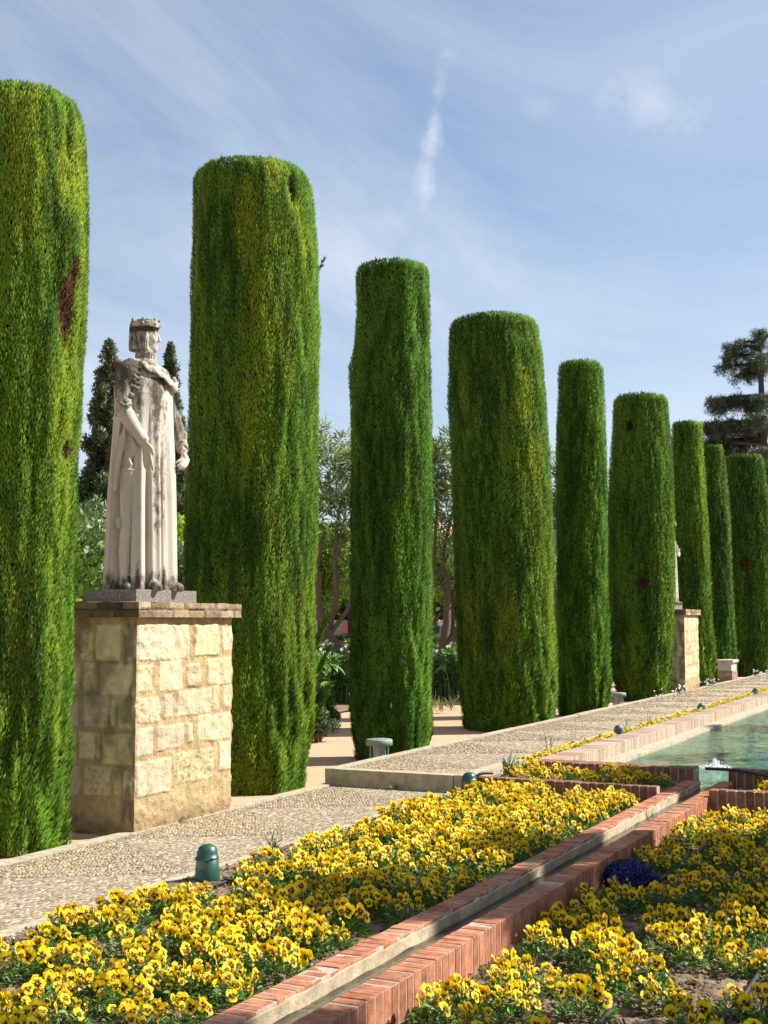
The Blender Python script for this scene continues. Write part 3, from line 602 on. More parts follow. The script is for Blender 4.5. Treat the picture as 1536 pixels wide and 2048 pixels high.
# ------------------------------------------------------------------ implicit surfaces for carved stone and bodies
class SDF:
    def __init__(s, lo, hi, h):
        s.h = h; s.ax = [np.arange(lo[i], hi[i]+h, h, dtype=np.float32) for i in range(3)]
        s.D = np.full([len(a) for a in s.ax], 1., np.float32)
    def op(s, f, lo, hi, k=.01, mode='u', pad=None):
        pad = (k+3*s.h) if pad is None else pad; sl = []
        for i in range(3):
            a = np.searchsorted(s.ax[i], lo[i]-pad); b = np.searchsorted(s.ax[i], hi[i]+pad); sl.append(slice(a, b))
        sl = tuple(sl); X, Y, Z = s.ax[0][sl[0]][:, None, None], s.ax[1][sl[1]][None, :, None], s.ax[2][sl[2]][None, None, :]
        d = f(X, Y, Z).astype(np.float32); D = s.D[sl]
        if mode == 'u':
            h = np.clip(.5+.5*(D-d)/k, 0, 1); s.D[sl] = D*(1-h)+d*h-k*h*(1-h)
        else:
            h = np.clip(.5-.5*(D+d)/k, 0, 1); s.D[sl] = D*(1-h)-d*h+k*h*(1-h)
        return s
    def cap(s, a, b, ra, rb=None, k=.01, mode='u', flat=None):
        a = np.array(a, float); b = np.array(b, float); rb = ra if rb is None else rb; ab = b-a; L2 = max(float(ab@ab), 1e-9); m = max(ra, rb)
        def f(X, Y, Z):
            t = np.clip(((X-a[0])*ab[0]+(Y-a[1])*ab[1]+(Z-a[2])*ab[2])/L2, 0, 1)
            px, py, pz = X-a[0]-t*ab[0], Y-a[1]-t*ab[1], Z-a[2]-t*ab[2]
            if flat is not None:
                n, q = flat; dn = px*n[0]+py*n[1]+pz*n[2]; e = dn*(1/q-1); px, py, pz = px+e*n[0], py+e*n[1], pz+e*n[2]
                return (np.sqrt(px*px+py*py+pz*pz)-(ra+(rb-ra)*t))*q
            return np.sqrt(px*px+py*py+pz*pz)-(ra+(rb-ra)*t)
        return s.op(f, np.minimum(a, b)-m, np.maximum(a, b)+m, k, mode)
    def chain(s, pts, rs, k=.01, mode='u', flat=None):
        for i in range(len(pts)-1): s.cap(pts[i], pts[i+1], rs[i], rs[i+1], k, mode, flat)
        return s
    def ell(s, c, r, B=None, k=.01, mode='u'):
        c = np.array(c, float); r = np.array(r, float); B = np.eye(3) if B is None else np.array(B); m = r.max()
        def f(X, Y, Z):
            q = [(X-c[0])*B[i][0]+(Y-c[1])*B[i][1]+(Z-c[2])*B[i][2] for i in range(3)]
            k0 = np.sqrt(sum((q[i]/r[i])**2 for i in range(3))); k1 = np.sqrt(sum((q[i]/r[i]**2)**2 for i in range(3)))
            return k0*(k0-1)/np.maximum(k1, 1e-6)
        return s.op(f, c-m, c+m, k, mode)
    def mesh(s):
        D = s.D; h = s.h; S = D < 0
        nx, ny, nz = [n-1 for n in D.shape]
        cnt = np.zeros((nx, ny, nz), np.int8)
        for a in (0, 1):
            for b in (0, 1):
                for c in (0, 1): cnt += S[a:nx+a, b:ny+b, c:nz+c]
        act = (cnt > 0) & (cnt < 8); idx = np.full(act.shape, -1, np.int64); I = np.argwhere(act); idx[act] = np.arange(len(I))
        acc = np.zeros((len(I), 3)); w = np.zeros(len(I)); x, y, z = I.T
        cor = [(a, b, c) for a in (0, 1) for b in (0, 1) for c in (0, 1)]
        for p in cor:
            for ax in range(3):
                if p[ax]: continue
                q = list(p); q[ax] = 1
                d0 = D[x+p[0], y+p[1], z+p[2]]; d1 = D[x+q[0], y+q[1], z+q[2]]; cr_ = (d0 < 0) != (d1 < 0)
                t = np.where(cr_, d0/np.where(cr_, d0-d1, 1), 0); P = np.array(p, float)[None].repeat(len(I), 0); P[:, ax] += t
                acc += P*cr_[:, None]; w += cr_
        V = (I+acc/w[:, None])*h+np.array([a[0] for a in s.ax])
        F = []
        for ax in range(3):
            u, v = (ax+1) % 3, (ax+2) % 3; sl0 = [slice(1, n) for n in (nx, ny, nz)]
            a = [slice(1, n) for n in (nx, ny, nz)]; b = list(a); a[ax] = slice(0, [nx, ny, nz][ax]); b[ax] = slice(1, [nx, ny, nz][ax]+1)
            S0, S1 = S[tuple(a)], S[tuple(b)]; E = np.argwhere(S0 != S1); inside = S0[tuple(E.T)]
            E = E.copy(); off = np.ones(3, int); off[ax] = 0; E = E+off
            def g(du, dv): q = E.copy(); q[:, u] -= du; q[:, v] -= dv; return idx[q[:, 0], q[:, 1], q[:, 2]]
            f = np.stack([g(1, 1), g(0, 1), g(0, 0), g(1, 0)], -1); f[~inside] = f[~inside][:, ::-1]; F.append(f)
        return V, np.concatenate(F)

def king():
    s = SDF((-.52, -.46, -.01), (.52, .40, 2.46), .0062)
    pz = np.array([-.02, .0, .3, .8, 1.2, 1.5, 1.7, 1.82, 1.92, 2.0, 2.06]); pa = np.array([.378, .375, .366, .352, .342, .335, .328, .30, .24, .15, .08]); pb = np.array([.29, .288, .278, .262, .252, .246, .236, .208, .168, .12, .08])
    def robe(X, Y, Z):
        a = np.interp(Z, pz, pa); b = np.interp(Z, pz, pb); y = Y-.0; th = np.arctan2(y/b, X/a); q = np.sqrt((X/a)**2+(y/b)**2)
        amp = .050*sstep(1.75, .7, Z)+.007
        ph = th*9+.8*np.sin(th*3.1+1.)+.25*np.sin(Z*2.3)
        fold = (np.abs(np.sin(ph*.5+.4))**.7-.55)+.45*np.sin(th*23+Z*.8)*.35
        # a deep valley down the front of the robe
        fold = fold-1.0*np.exp(-((th+1.72)/.09)**2)*sstep(1.5, 1.0, Z)-.8*np.exp(-((th+.95)/.07)**2)*sstep(1.3, .7, Z)
        base = (q-1)*np.minimum(a, b)
        return np.maximum(base-amp*fold, Z*0+np.maximum(-Z, Z-2.06))
    s.op(robe, (-.46, -.36, 0), (.46, .36, 2.06), .01)
    # opening of the cloak on his right side, with the armoured leg inside
    s.chain([(-.37, -.015, .03), (-.37, -.01, .6), (-.36, -.02, 1.15), (-.34, -.04, 1.46)], [.095, .11, .10, .05], .012, 's')
    s.chain([(-.295, -.045, 1.0), (-.30, -.04, .62)], [.085, .062], .012)
    s.ell((-.32, -.045, .56), (.055, .055, .06), k=.015); s.ell((-.36, .01, .57), (.045, .012, .05), k=.006)
    s.chain([(-.31, -.04, .50), (-.315, -.03, .34), (-.32, -.03, .10)], [.055, .056, .038], .01); s.cap((-.335, -.035, .06), (-.36, -.10, .03), .045, .035, .01)
    for z in (1.02, .665, .47, .13): s.op(lambda X, Y, Z, z=z: np.maximum(np.hypot(X+.30, Y+.04)-(.092 if z > .9 else .068 if z > .4 else .048), np.abs(Z-z)-.006), (-.40, -.14, z-.01), (-.2, .06, z+.01), .005)
    s.op(lambda X, Y, Z: np.maximum(np.abs(X+.345)-.018, np.abs(Y+.055)/.062+np.abs(Z-1.07)/.13-1), (-.37, -.12, .94), (-.32, .01, 1.2), .006)   # pointed tasset
    s.op(lambda X, Y, Z: np.maximum(np.abs(X+.325)-.018, np.abs(Y+.075)/.075+np.abs(Z-1.22)/.14-1), (-.35, -.15, 1.08), (-.30, .0, 1.36), .006)
    # boots under the hem
    s.chain([(-.18, -.25, .035), (-.19, -.32, .022)], [.054, .042], .02); s.chain([(.13, -.27, .035), (.15, -.33, .022)], [.054, .042], .02)
    # right arm
    sh, el, wr = (-.285, .0, 1.87), (-.345, .0, 1.56), (-.30, -.20, 1.275)
    s.chain([(-.18, .0, 1.93), sh, (-.325, .01, 1.72), el], [.09, .108, .088, .078], .02)
    s.chain([el, (-.335, -.10, 1.41), wr], [.078, .064, .046], .012)
    for i, z in enumerate((1.925, 1.875, 1.83, 1.785, 1.745)):        # scalloped lames on the shoulder
        def lame(X, Y, Z, z=z):
            a = np.arctan2(Y, -(X+.22)); r = np.hypot(X+.25-.03*(z-1.8), Y)
            zz_ = Z-z-.010*np.sin(a*7)+.35*np.maximum(0, (-X-.22))*0
            return np.maximum(np.abs(r-.118+.02*max(0, z-1.85)*8)-.012, np.abs(zz_)-.010)
        s.op(lame, (-.44, -.16, z-.04), (-.2, .16, z+.04), .008)
    for c, r in (((-.36, -.05, 1.60), .045), ((-.40, .01, 1.62), .030), ((-.33, -.085, 1.67), .022), ((-.37, -.06, 1.52), .030), ((-.32, -.10, 1.80), .020), ((-.29, -.12, 1.49), .020)):
        s.ell(c, (r, r, r*.9), k=.008)
    s.chain([(-.44, -.03, 1.60), (-.42, -.07, 1.57), (-.36, -.11, 1.585)], [.008, .012, .010], .006)
    s.cap((-.301, -.195, 1.285), (-.300, -.203, 1.268), .057, .058, .004, flat=((-.03, -.5, -.87), .35))
    # right hand hanging against the robe, back of the hand towards the viewer
    s.cap((-.30, -.215, 1.25), (-.297, -.245, 1.165), .040, .047, .012, flat=((-1, 0, 0), .45))
    for i, (dy, l, sp) in enumerate(((-.034, .135, -.010), (-.012, .155, -.002), (.011, .148, .003), (.032, .118, .008))):
        a = np.array([-.299, -.248+dy, 1.155]); b = a+np.array([-.004, sp*.6-.010, -l*.45]); c = b+np.array([.004, sp*.3-.006, -l*.32]); d = c+np.array([.010, -.002, -l*.23])
        s.chain([(a[0]+.004, a[1]+.006, a[2]+.05), a, b, c, d], [.012, .0145, .0135, .012, .010], .004)
    s.chain([(-.300, -.262, 1.235), (-.290, -.295, 1.195), (-.280, -.305, 1.15)], [.016, .014, .011], .006)
    # left arm, elbow out, hand closing on the robe front
    s.chain([(.18, .0, 1.93), (.29, .0, 1.86), (.36, -.0, 1.70), (.425, -.05, 1.55)], [.09, .100, .084, .074], .02)
    s.chain([(.425, -.05, 1.55), (.44, -.12, 1.40), (.375, -.19, 1.27)], [.074, .070, .050], .012)
    s.chain([(.46, -.10, 1.60), (.50, -.08, 1.585), (.515, -.06, 1.60)], [.026, .014, .008], .008); s.ell((.44, -.06, 1.62), (.05, .05, .03), k=.008)
    s.cap((.385, -.185, 1.30), (.370, -.196, 1.275), .060, .061, .004, flat=((.75, .35, .7), .35))
    s.cap((.35, -.225, 1.245), (.30, -.27, 1.185), .042, .046, .012, flat=((.5, -.75, .2), .55))
    for i, (o, l) in enumerate((((-.012, .018, .034), .12), ((.0, .004, .012), .135), ((.010, -.006, -.010), .125), ((.022, -.012, -.032), .10))):
        a = np.array([.285, -.285, 1.17])+np.array(o); d1 = unit(np.array([-.62, -.10, -.62])); d2 = unit(np.array([-.75, .12, -.55])); d3 = unit(np.array([-.72, .4, -.5]))
        b = a+d1*l*.45; c = b+d2*l*.32; d = c+d3*l*.24; s.chain([a-d1*.04, a, b, c, d], [.013, .0145, .0135, .012, .010], .004)
    s.chain([(.315, -.262, 1.25), (.27, -.305, 1.235), (.235, -.30, 1.20)], [.017, .015, .012], .006)
    # draped collar, wavy rim
    P = [(-.30, .10, 1.94), (-.27, -.04, 1.965), (-.19, -.14, 1.94), (-.07, -.205, 1.90), (.05, -.235, 1.84), (.17, -.225, 1.80), (.25, -.15, 1.80)]
    pts = []
    for i in range(len(P)-1):
        for t in np.linspace(0, 1, 5, endpoint=False): pts.append(np.array(P[i])*(1-t)+np.array(P[i+1])*t)
    pts.append(np.array(P[-1])); pts = [p+np.array([0, 0, .011*math.sin(i*1.5)]) for i, p in enumerate(pts)]
    s.chain(pts, [.036+.004*math.sin(i*1.5) for i in range(len(pts))], .012, flat=((-.1, -.75, .65), .38))
    s.chain([(-.20, .06, 1.965), (-.05, -.10, 1.955), (.12, -.13, 1.91), (.22, -.08, 1.89)], [.05, .05, .05, .05], .03)
    s.chain([(.17, -.235, 1.80), (.22, -.215, 1.845), (.25, -.17, 1.89)], [.024, .022, .02], .012)
    s.chain([(.30, .08, 1.93), (.10, .14, 1.96), (-.15, .15, 1.96), (-.29, .10, 1.94)], [.03, .04, .04, .03], .03)
    # neck with ribbed gorget
    F = unit(np.array([.42, -.907, 0])); S_ = np.array([F[1], -F[0], 0]); U = np.array([0, 0, 1.])   # S_ = his left/right axis
    def pt(f, r, z): return np.array([0, -.01, 0])+F*f+S_*r+U*(z+(.022 if z > 2.08 else 0))
    s.cap(pt(0, 0, 1.97), pt(.0, 0, 2.12), .088, .075, .012)
    def gor(X, Y, Z):
        q = pt(.0, 0, 0); a = np.arctan2(Y-q[1], X-q[0]); r = np.hypot(X-q[0], Y-q[1]); return np.maximum(r-(.098+.004*np.sign(np.sin(a*26))), np.abs(Z-2.055)-.034)
    s.op(gor, (-.12, -.13, 2.0), (.12, .12, 2.1), .003)
    s.op(lambda X, Y, Z: np.maximum(np.hypot(X, Y+.01)-.109, np.abs(Z-2.017)-.008), (-.13, -.13, 2.0), (.13, .12, 2.03), .004)
    B = [F, S_, U]
    # skull, face, jaw
    s.ell(pt(-.012, 0, 2.245), (.118, .095, .125), B, .01)
    s.ell(pt(.038, 0, 2.19), (.078, .070, .110), B, .02); s.ell(pt(.058, 0, 2.115), (.050, .045, .042), B, .02)
    s.ell(pt(.088, 0, 2.103), (.022, .026, .020), B, .012)
    for r in (-1, 1):
        s.ell(pt(.075, r*.042, 2.185), (.030, .024, .024), B, .015)                    # cheekbone
        s.ell(pt(.112, r*.036, 2.228), (.016, .022, .014), B, .008, 's')                # eye socket
        s.ell(pt(.093, r*.035, 2.227), (.017, .018, .011), B, .003)                     # eyeball
        s.cap(pt(.106, r*.016, 2.250), pt(.090, r*.058, 2.248), .010, .008, .008)        # brow
        s.cap(pt(.104, r*.020, 2.238), pt(.092, r*.052, 2.234), .0045, .0035, .003)
    s.chain([pt(.108, 0, 2.248), pt(.121, 0, 2.215), pt(.134, 0, 2.190)], [.009, .009, .0115], .008); s.ell(pt(.128, .013, 2.181), (.013, .009, .009), B, .006); s.ell(pt(.128, -.013, 2.181), (.013, .009, .009), B, .006)
    s.ell(pt(.108, 0, 2.152), (.013, .026, .007), B, .004); s.ell(pt(.106, 0, 2.139), (.012, .022, .008), B, .004); s.cap(pt(.122, -.024, 2.1455), pt(.122, .024, 2.1455), .003, .003, .003, 's')
    # page-boy hair, combed strands
    def hair(X, Y, Z):
        x, y = X-0, Y+.01; f = x*F[0]+y*F[1]; r = x*S_[0]+y*S_[1]; z = Z-2.232
        a = np.arctan2(r, f+.02); sc_ = 1-.9*np.maximum(0, -z-.075)-.35*np.maximum(0, z-.03); q = np.sqrt(((f+.03)/(.128*sc_))**2+(r/(.122*sc_))**2); rad_ = (q-1)*.122
        roll = np.maximum(0, -z-.06)*.25
        d = np.maximum(rad_-roll*(.4)+.007*np.sin(a*40+z*12+2*np.sin(z*30)), np.abs(z+.0)-.118)
        d = np.maximum(d, f-.035-.02*(z > .09)-.2*np.maximum(0, z-.04))
        return d
    s.op(hair, (-.2, -.2, 2.06), (.2, .2, 2.34), .012)
    s.ell(pt(-.015, 0, 2.325), (.125, .112, .055), B, .012)
    s.cap(pt(.085, -.06, 2.285), pt(.085, .06, 2.285), .018, .018, .01)
    V, Fc = s.mesh()
    # weathering amount: dark lichen high up, on the left flank of the chest and at the hem
    x, y, z = V.T; sx = .59*x-.807*y
    w = .05+.20*sstep(1.15, 1.75, z)+.25*sstep(1.6, 2.0, z)+.55*sstep(.32, .02, z+.10*(fbm(x*8, y*8, 0, 3)-.5))
    w += .52*np.exp(-((sx-.115)/.075)**2)*(z < 1.85)*sstep(.0, .6, z)*(.55+.5*fbm(x*4, y*4, z*2, 8))+.40*np.exp(-((sx+.045)/.022)**2)*(z < 1.5)*fbm(x*5, y*5, z*3, 18)+.35*np.exp(-((sx-.20)/.02)**2)*(z < 1.6)*fbm(x*5, y*5, z*3, 28)
    w += .26*sstep(-.20, -.27, x)*sstep(1.40, 1.60, z)*(z < 2.0)+.40*sstep(.27, .33, x)*sstep(1.0, 1.15, z)*(z < 1.9)
    w -= .30*((z > 2.10) & (z < 2.27))*(sx > .0); w += .10*((z > 2.15) & (sx < .03))*fbm(x*9, y*9, z*3, 5)+.3*(z > 2.27)
    w = np.where((x < -.2) & (sx > -.26) & (sx < -.07) & (z < 1.3) & (z > .12), w*.1, w)
    w = np.where((x < -.24) & (z < 1.45) & (z > 1.0) & (y < -.04), w*(.15+.85*sstep(1.30, 1.45, z)), w)
    return V*np.array([.89, .93, 1.]), Fc, np.stack([np.clip(w, 0, 1)]*3, -1)
KV, KF, KW = king()
me_king = mesh('stone_figure', KV, KF, M_statue, KW, smooth=True)
def crown_mesh():
    s = SDF((-.18, -.19, 2.24), (.18, .17, 2.46), .0055); c = (-.008, .008)
    F = unit(np.array([.42, -.907])); cx, cy = F[0]*-.012, -.01+F[1]*-.012
    def band(X, Y, Z):
        a = np.arctan2(Y-cy, X-cx); r = np.hypot(X-cx, Y-cy); zt = 2.338+.024*np.clip(np.cos(a*7), 0, 1)**2+.006*np.sin(a*21)
        return np.maximum(np.maximum(np.abs(r-.128-.05*(Z-2.3))-.011, 2.292-Z), Z-zt)
    s.op(band, (-.16, -.17, 2.28), (.16, .15, 2.39), .005)
    s.op(lambda X, Y, Z: np.hypot(np.hypot(X-cx, Y-cy)-.131, Z-2.30)-.010, (-.16, -.17, 2.28), (.16, .15, 2.32), .005)
    s.op(lambda X, Y, Z: np.hypot(np.hypot(X-cx, Y-cy)-.133, Z-2.335)-.007, (-.16, -.17, 2.3), (.16, .15, 2.35), .004)
    for i in range(7):
        a = 2*math.pi*i/7; s.ell((cx+.134*math.cos(a), cy+.134*math.sin(a), 2.358), (.012, .012, .016), k=.01); s.ell((cx+.142*math.cos(a), cy+.142*math.sin(a), 2.318), (.012, .012, .012), k=.004)
    V, Fc = s.mesh(); V = V*np.array([.89, .93, 1.])+np.array([0, 0, .022]); return mesh('crown', V, Fc, M_statue, np.tile([.52]*3, (len(V), 1)), smooth=True)
me_crown = crown_mesh()
def sword_mesh():
    s = SDF((-.48, -.18, .80), (-.26, .12, 1.52), .0055)
    s.chain([(-.40, .035, .86), (-.395, .0, 1.10), (-.385, -.035, 1.30)], [.018, .024, .026], .006)
    s.cap((-.388, -.03, 1.275), (-.385, -.036, 1.30), .031, .031, .003); s.cap((-.383, -.04, 1.32), (-.37, -.06, 1.46), .016, .014, .006)
    V, Fc = s.mesh(); V = V*np.array([.89, .93, 1.]); return mesh('sword', V, Fc, M_statue, np.tile([.12]*3, (len(V), 1)), smooth=True)
me_sword = sword_mesh()
def rough_box(mb, x0, x1, y0, y1, z0, z1, res, amp, seed, col, hfun=None, cfun=None, top=True, mi=0):
    faces = [('y-', x0, x1), ('x-', y0, y1), ('y+', x0, x1), ('x+', y0, y1)]
    nz = max(2, int((z1-z0)/res)+1); zs = np.linspace(z0, z1, nz)
    for k, (f, a, b) in enumerate(faces):
        n = max(2, int((b-a)/res)+1); u = np.linspace(a, b, n); U, Z = np.meshgrid(u, zs, indexing='ij')
        nrm = {'y-': (0, -1), 'x-': (-1, 0), 'y+': (0, 1), 'x+': (1, 0)}[f]
        if f[0] == 'y': Xp, Yp = U.copy(), np.full_like(U, y0 if f == 'y-' else y1)
        else: Xp, Yp = np.full_like(U, x0 if f == 'x-' else x1), U.copy()
        edge = np.minimum(np.minimum(U-a, b-U), .03)/.03
        h = amp*(fbm(Xp*14, Yp*14, Z*14, seed, 4)-.5)*2; c = np.broadcast_to(np.array(col), U.shape+(3,)).copy()
        if hfun: dh, c = hfun(f, U-a, Z-z0, b-a, z1-z0, c); h = h+dh
        # keep the arrises joined: displacement at corners is shared noise of (x,y,z)
        hc = amp*(fbm(Xp*14, Yp*14, Z*14, seed, 4)-.5)*2
        h = h*edge+hc*(1-edge)
        ex = np.where(U-a < .5*res, -1, np.where(b-U < .5*res, 1, 0))
        Xo, Yo = Xp+nrm[0]*h, Yp+nrm[1]*h
        if f[0] == 'y': Xo = Xo+ex*h
        else: Yo = Yo+ex*h
        i = np.arange(n*nz).reshape(n, nz); F = np.stack([i[:-1, :-1], i[1:, :-1], i[1:, 1:], i[:-1, 1:]], -1).reshape(-1, 4)
        if f in ('x-', 'y+'): F = F[:, ::-1]
        mb.add(np.stack([Xo, Yo, Z], -1).reshape(-1, 3), F, c.reshape(-1, 3), mi)
    if top:
        nx, ny = max(2, int((x1-x0)/res)+1), max(2, int((y1-y0)/res)+1)
        for z, flip in ((z1, 0), (z0, 1)):
            X, Y = np.meshgrid(np.linspace(x0, x1, nx), np.linspace(y0, y1, ny), indexing='ij')
            e = np.minimum(np.minimum(X-x0, x1-X), np.minimum(Y-y0, y1-Y)); hc = amp*(fbm(X*14, Y*14, z*14, seed, 4)-.5)*2
            ex = np.where(X-x0 < 1e-6, -1, np.where(x1-X < 1e-6, 1, 0)); ey = np.where(Y-y0 < 1e-6, -1, np.where(y1-Y < 1e-6, 1, 0))
            Zt = z+np.where(e > 1e-6, (hc if not flip else 0), 0)
            i = np.arange(nx*ny).reshape(nx, ny); F = np.stack([i[:-1, :-1], i[1:, :-1], i[1:, 1:], i[:-1, 1:]], -1).reshape(-1, 4)
            mb.add(np.stack([X+ex*hc, Y+ey*hc, Zt], -1).reshape(-1, 3), F[:, ::-1] if flip else F, np.tile(col, (nx*ny, 1)), mi)
# stones of the two faces that show: (u0, u1, z0, z1) as fractions of the face, u from the left corner of that face
FR = [(.01, .51, .80, .965), (.57, .83, .81, .965), (.88, .99, .83, .95), (.01, .15, .66, .78), (.21, .44, .655, .795), (.485, .635, .665, .775), (.72, .985, .665, .795),
      (.01, .23, .52, .635), (.27, .36, .53, .64), (.40, .755, .53, .65), (.78, .85, .54, .655), (.90, .99, .55, .66), (.01, .165, .37, .50), (.20, .47, .385, .495), (.51, .57, .40, .495), (.62, .98, .395, .525),
      (.01, .34, .19, .345), (.40, .79, .215, .36), (.85, .985, .24, .38)]
FL = [(.995-.12, .995, .80, .955), (.50, .80, .80, .965), (.30, .45, .80, .95), (.55, .99, .645, .785), (.36, .50, .66, .79), (.10, .30, .66, .79), (.78, .99, .49, .625), (.70, .745, .51, .62), (.35, .66, .495, .635), (.05, .28, .5, .63),
      (.60, .985, .335, .47), (.53, .57, .36, .47), (.30, .50, .35, .475), (.05, .26, .34, .47), (.87, .985, .18, .31), (.74, .84, .20, .32), (.38, .70, .19, .325), (.05, .32, .18, .32)]
def ped_face(seed):
    rg = np.random.default_rng(seed); tints = {}
    def hf(f, U, Z, w, h, c):
        u, v = U/w, Z/h
        st = FR if f in ('y-', 'x+') else FL
        if f == 'x+' or f == 'y+': u = 1-u
        if f == 'x-': w = .78; u = (1-U/w) % 1.       # the list counts towards the lit corner
        mort = np.array([.47, .35, .185]); best = np.full(U.shape, -9.); cc = np.broadcast_to(mort, U.shape+(3,)).copy()*(.82+.36*fbm(U*5, Z*5, 0, seed)[..., None])
        dh = .004*(fbm(U*25, Z*25, 1, seed+4)-.5)*2
        for k, (a, b, z0, z1) in enumerate(st):
            key = (f, k)
            wob = .014*(fbm(U*9, Z*9, k, seed+k)-.5)*2
            du = np.minimum((u-a)*w, (b-u)*w)+wob; dv = np.minimum((v-z0)*h, (v-(z1))*-h)+wob
            d = np.minimum(du, dv); m = sstep(-.004, .008, d)
            if f == 'x-': pass
            t = np.array([.62, .52, .345])*rg.uniform(.86, 1.12)*np.array([1, rg.uniform(.96, 1.01), rg.uniform(.86, 1.05)])
            pit = fbm(U*46, Z*46, k, seed+60, 3); rough = rg.choice([.12, .25, .4, .8])
            pits = sstep(.56, .70, pit)*rough
            dh = dh*(1-m)+(m*(.011*rg.uniform(.6, 1.2)-.010*pits+.008*(fbm(U*8, Z*8, k, seed+70)-.5)))
            tc_ = t*(1-.30*pits[..., None])*(.88+.24*fbm(U*12, Z*12, k, seed+80)[..., None]); cc = cc*(1-m[..., None])+tc_*m[..., None]
        # damp, dirty foot and the dark run-off stain below the cap
        foot = sstep(.155, .04, v+.09*(fbm(U*5, Z*5, 9, seed)-.5)); cc = cc*(1-foot[..., None])+np.array([.27, .19, .10])*(.55+.9*fbm(U*14, Z*14, 2, seed)[..., None])*foot[..., None]
        dh = dh+foot*.02*(fbm(U*7, Z*10, 3, seed+5)-.4)
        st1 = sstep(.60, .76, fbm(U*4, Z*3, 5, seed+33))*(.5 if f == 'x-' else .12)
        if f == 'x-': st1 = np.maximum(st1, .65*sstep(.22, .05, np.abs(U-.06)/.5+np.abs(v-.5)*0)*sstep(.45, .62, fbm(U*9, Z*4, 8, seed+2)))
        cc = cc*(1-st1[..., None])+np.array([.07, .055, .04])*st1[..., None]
        return dh, cc
    return hf
def pedestal(x0, y0, z, lab, lab2, seed, w=1.41, d=1.15, res=.010):
    root = empty('stone_pedestal', (x0+w/2, y0+d/2, z), lab, 'pedestal', 'stone pedestals of the statues')
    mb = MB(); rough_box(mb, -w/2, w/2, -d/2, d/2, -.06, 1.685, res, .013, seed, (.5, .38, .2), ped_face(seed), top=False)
    obj('masonry_block', mb.mesh('masonry_block', M_stone, True), root)
    mb = MB(); o = .055
    def capf(f, U, Z, w_, h_, c):
        q = (U/.235+.3*(Z > h_*.5)); k = np.floor(q); fr = q-k; j = sstep(.06, .015, np.minimum(fr, 1-fr))*(vn(k, 0*k, 3, seed) > -.1); jz = sstep(.010, .003, np.abs(Z-h_*.52))
        g = np.maximum(j, jz); col = np.array([.33, .255, .16])*(.5+.95*vn(k*3.1, Z*0+(Z > h_*.5), 1, seed+2)[..., None])*(.7+.6*fbm(U*12, Z*12, 1, seed)[..., None])
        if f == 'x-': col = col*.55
        return -.014*g+.014*(vn(k*2.3, Z*0+(Z > h_*.5)*3, 2, seed)-.5)+.010*(fbm(U*18, Z*18, 2, seed)-.5), col*(1-.3*g[..., None])
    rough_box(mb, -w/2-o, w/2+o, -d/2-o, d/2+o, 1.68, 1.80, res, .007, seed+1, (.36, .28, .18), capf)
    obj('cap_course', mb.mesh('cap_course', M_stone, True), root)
    sx, sy = x0+.875, y0+.60
    st = empty('king_statue', (sx, sy, z+1.80), lab2, 'statue', 'stone statues of kings')
    mb = MB(); rough_box(mb, -.44, .45, -.27, .27, -.01, .115, .03, .003, 5, (1, 1, 1)); obj('granite_slab', mb.mesh('granite_slab', M_slab), st)
    for nm, me in (('stone_figure', me_king), ('crown', me_crown), ('sword', me_sword)):
        o_ = obj(nm, me, st, (0, 0.0, .112))
    return root, st
pedestal(8.45, 6.17, 0., 'near pale limestone block pedestal between the two nearest cypress columns, carrying the crowned king', 'weathered stone statue of a crowned king in a long robe, on the near pedestal', 21)
p2, s2 = pedestal(28.05, 6.20, .10, 'far pale stone pedestal beside the path, half hidden behind the swollen cypress column', 'small distant robed stone statue on the far pedestal, mostly hidden by a cypress column', 22, res=.03)

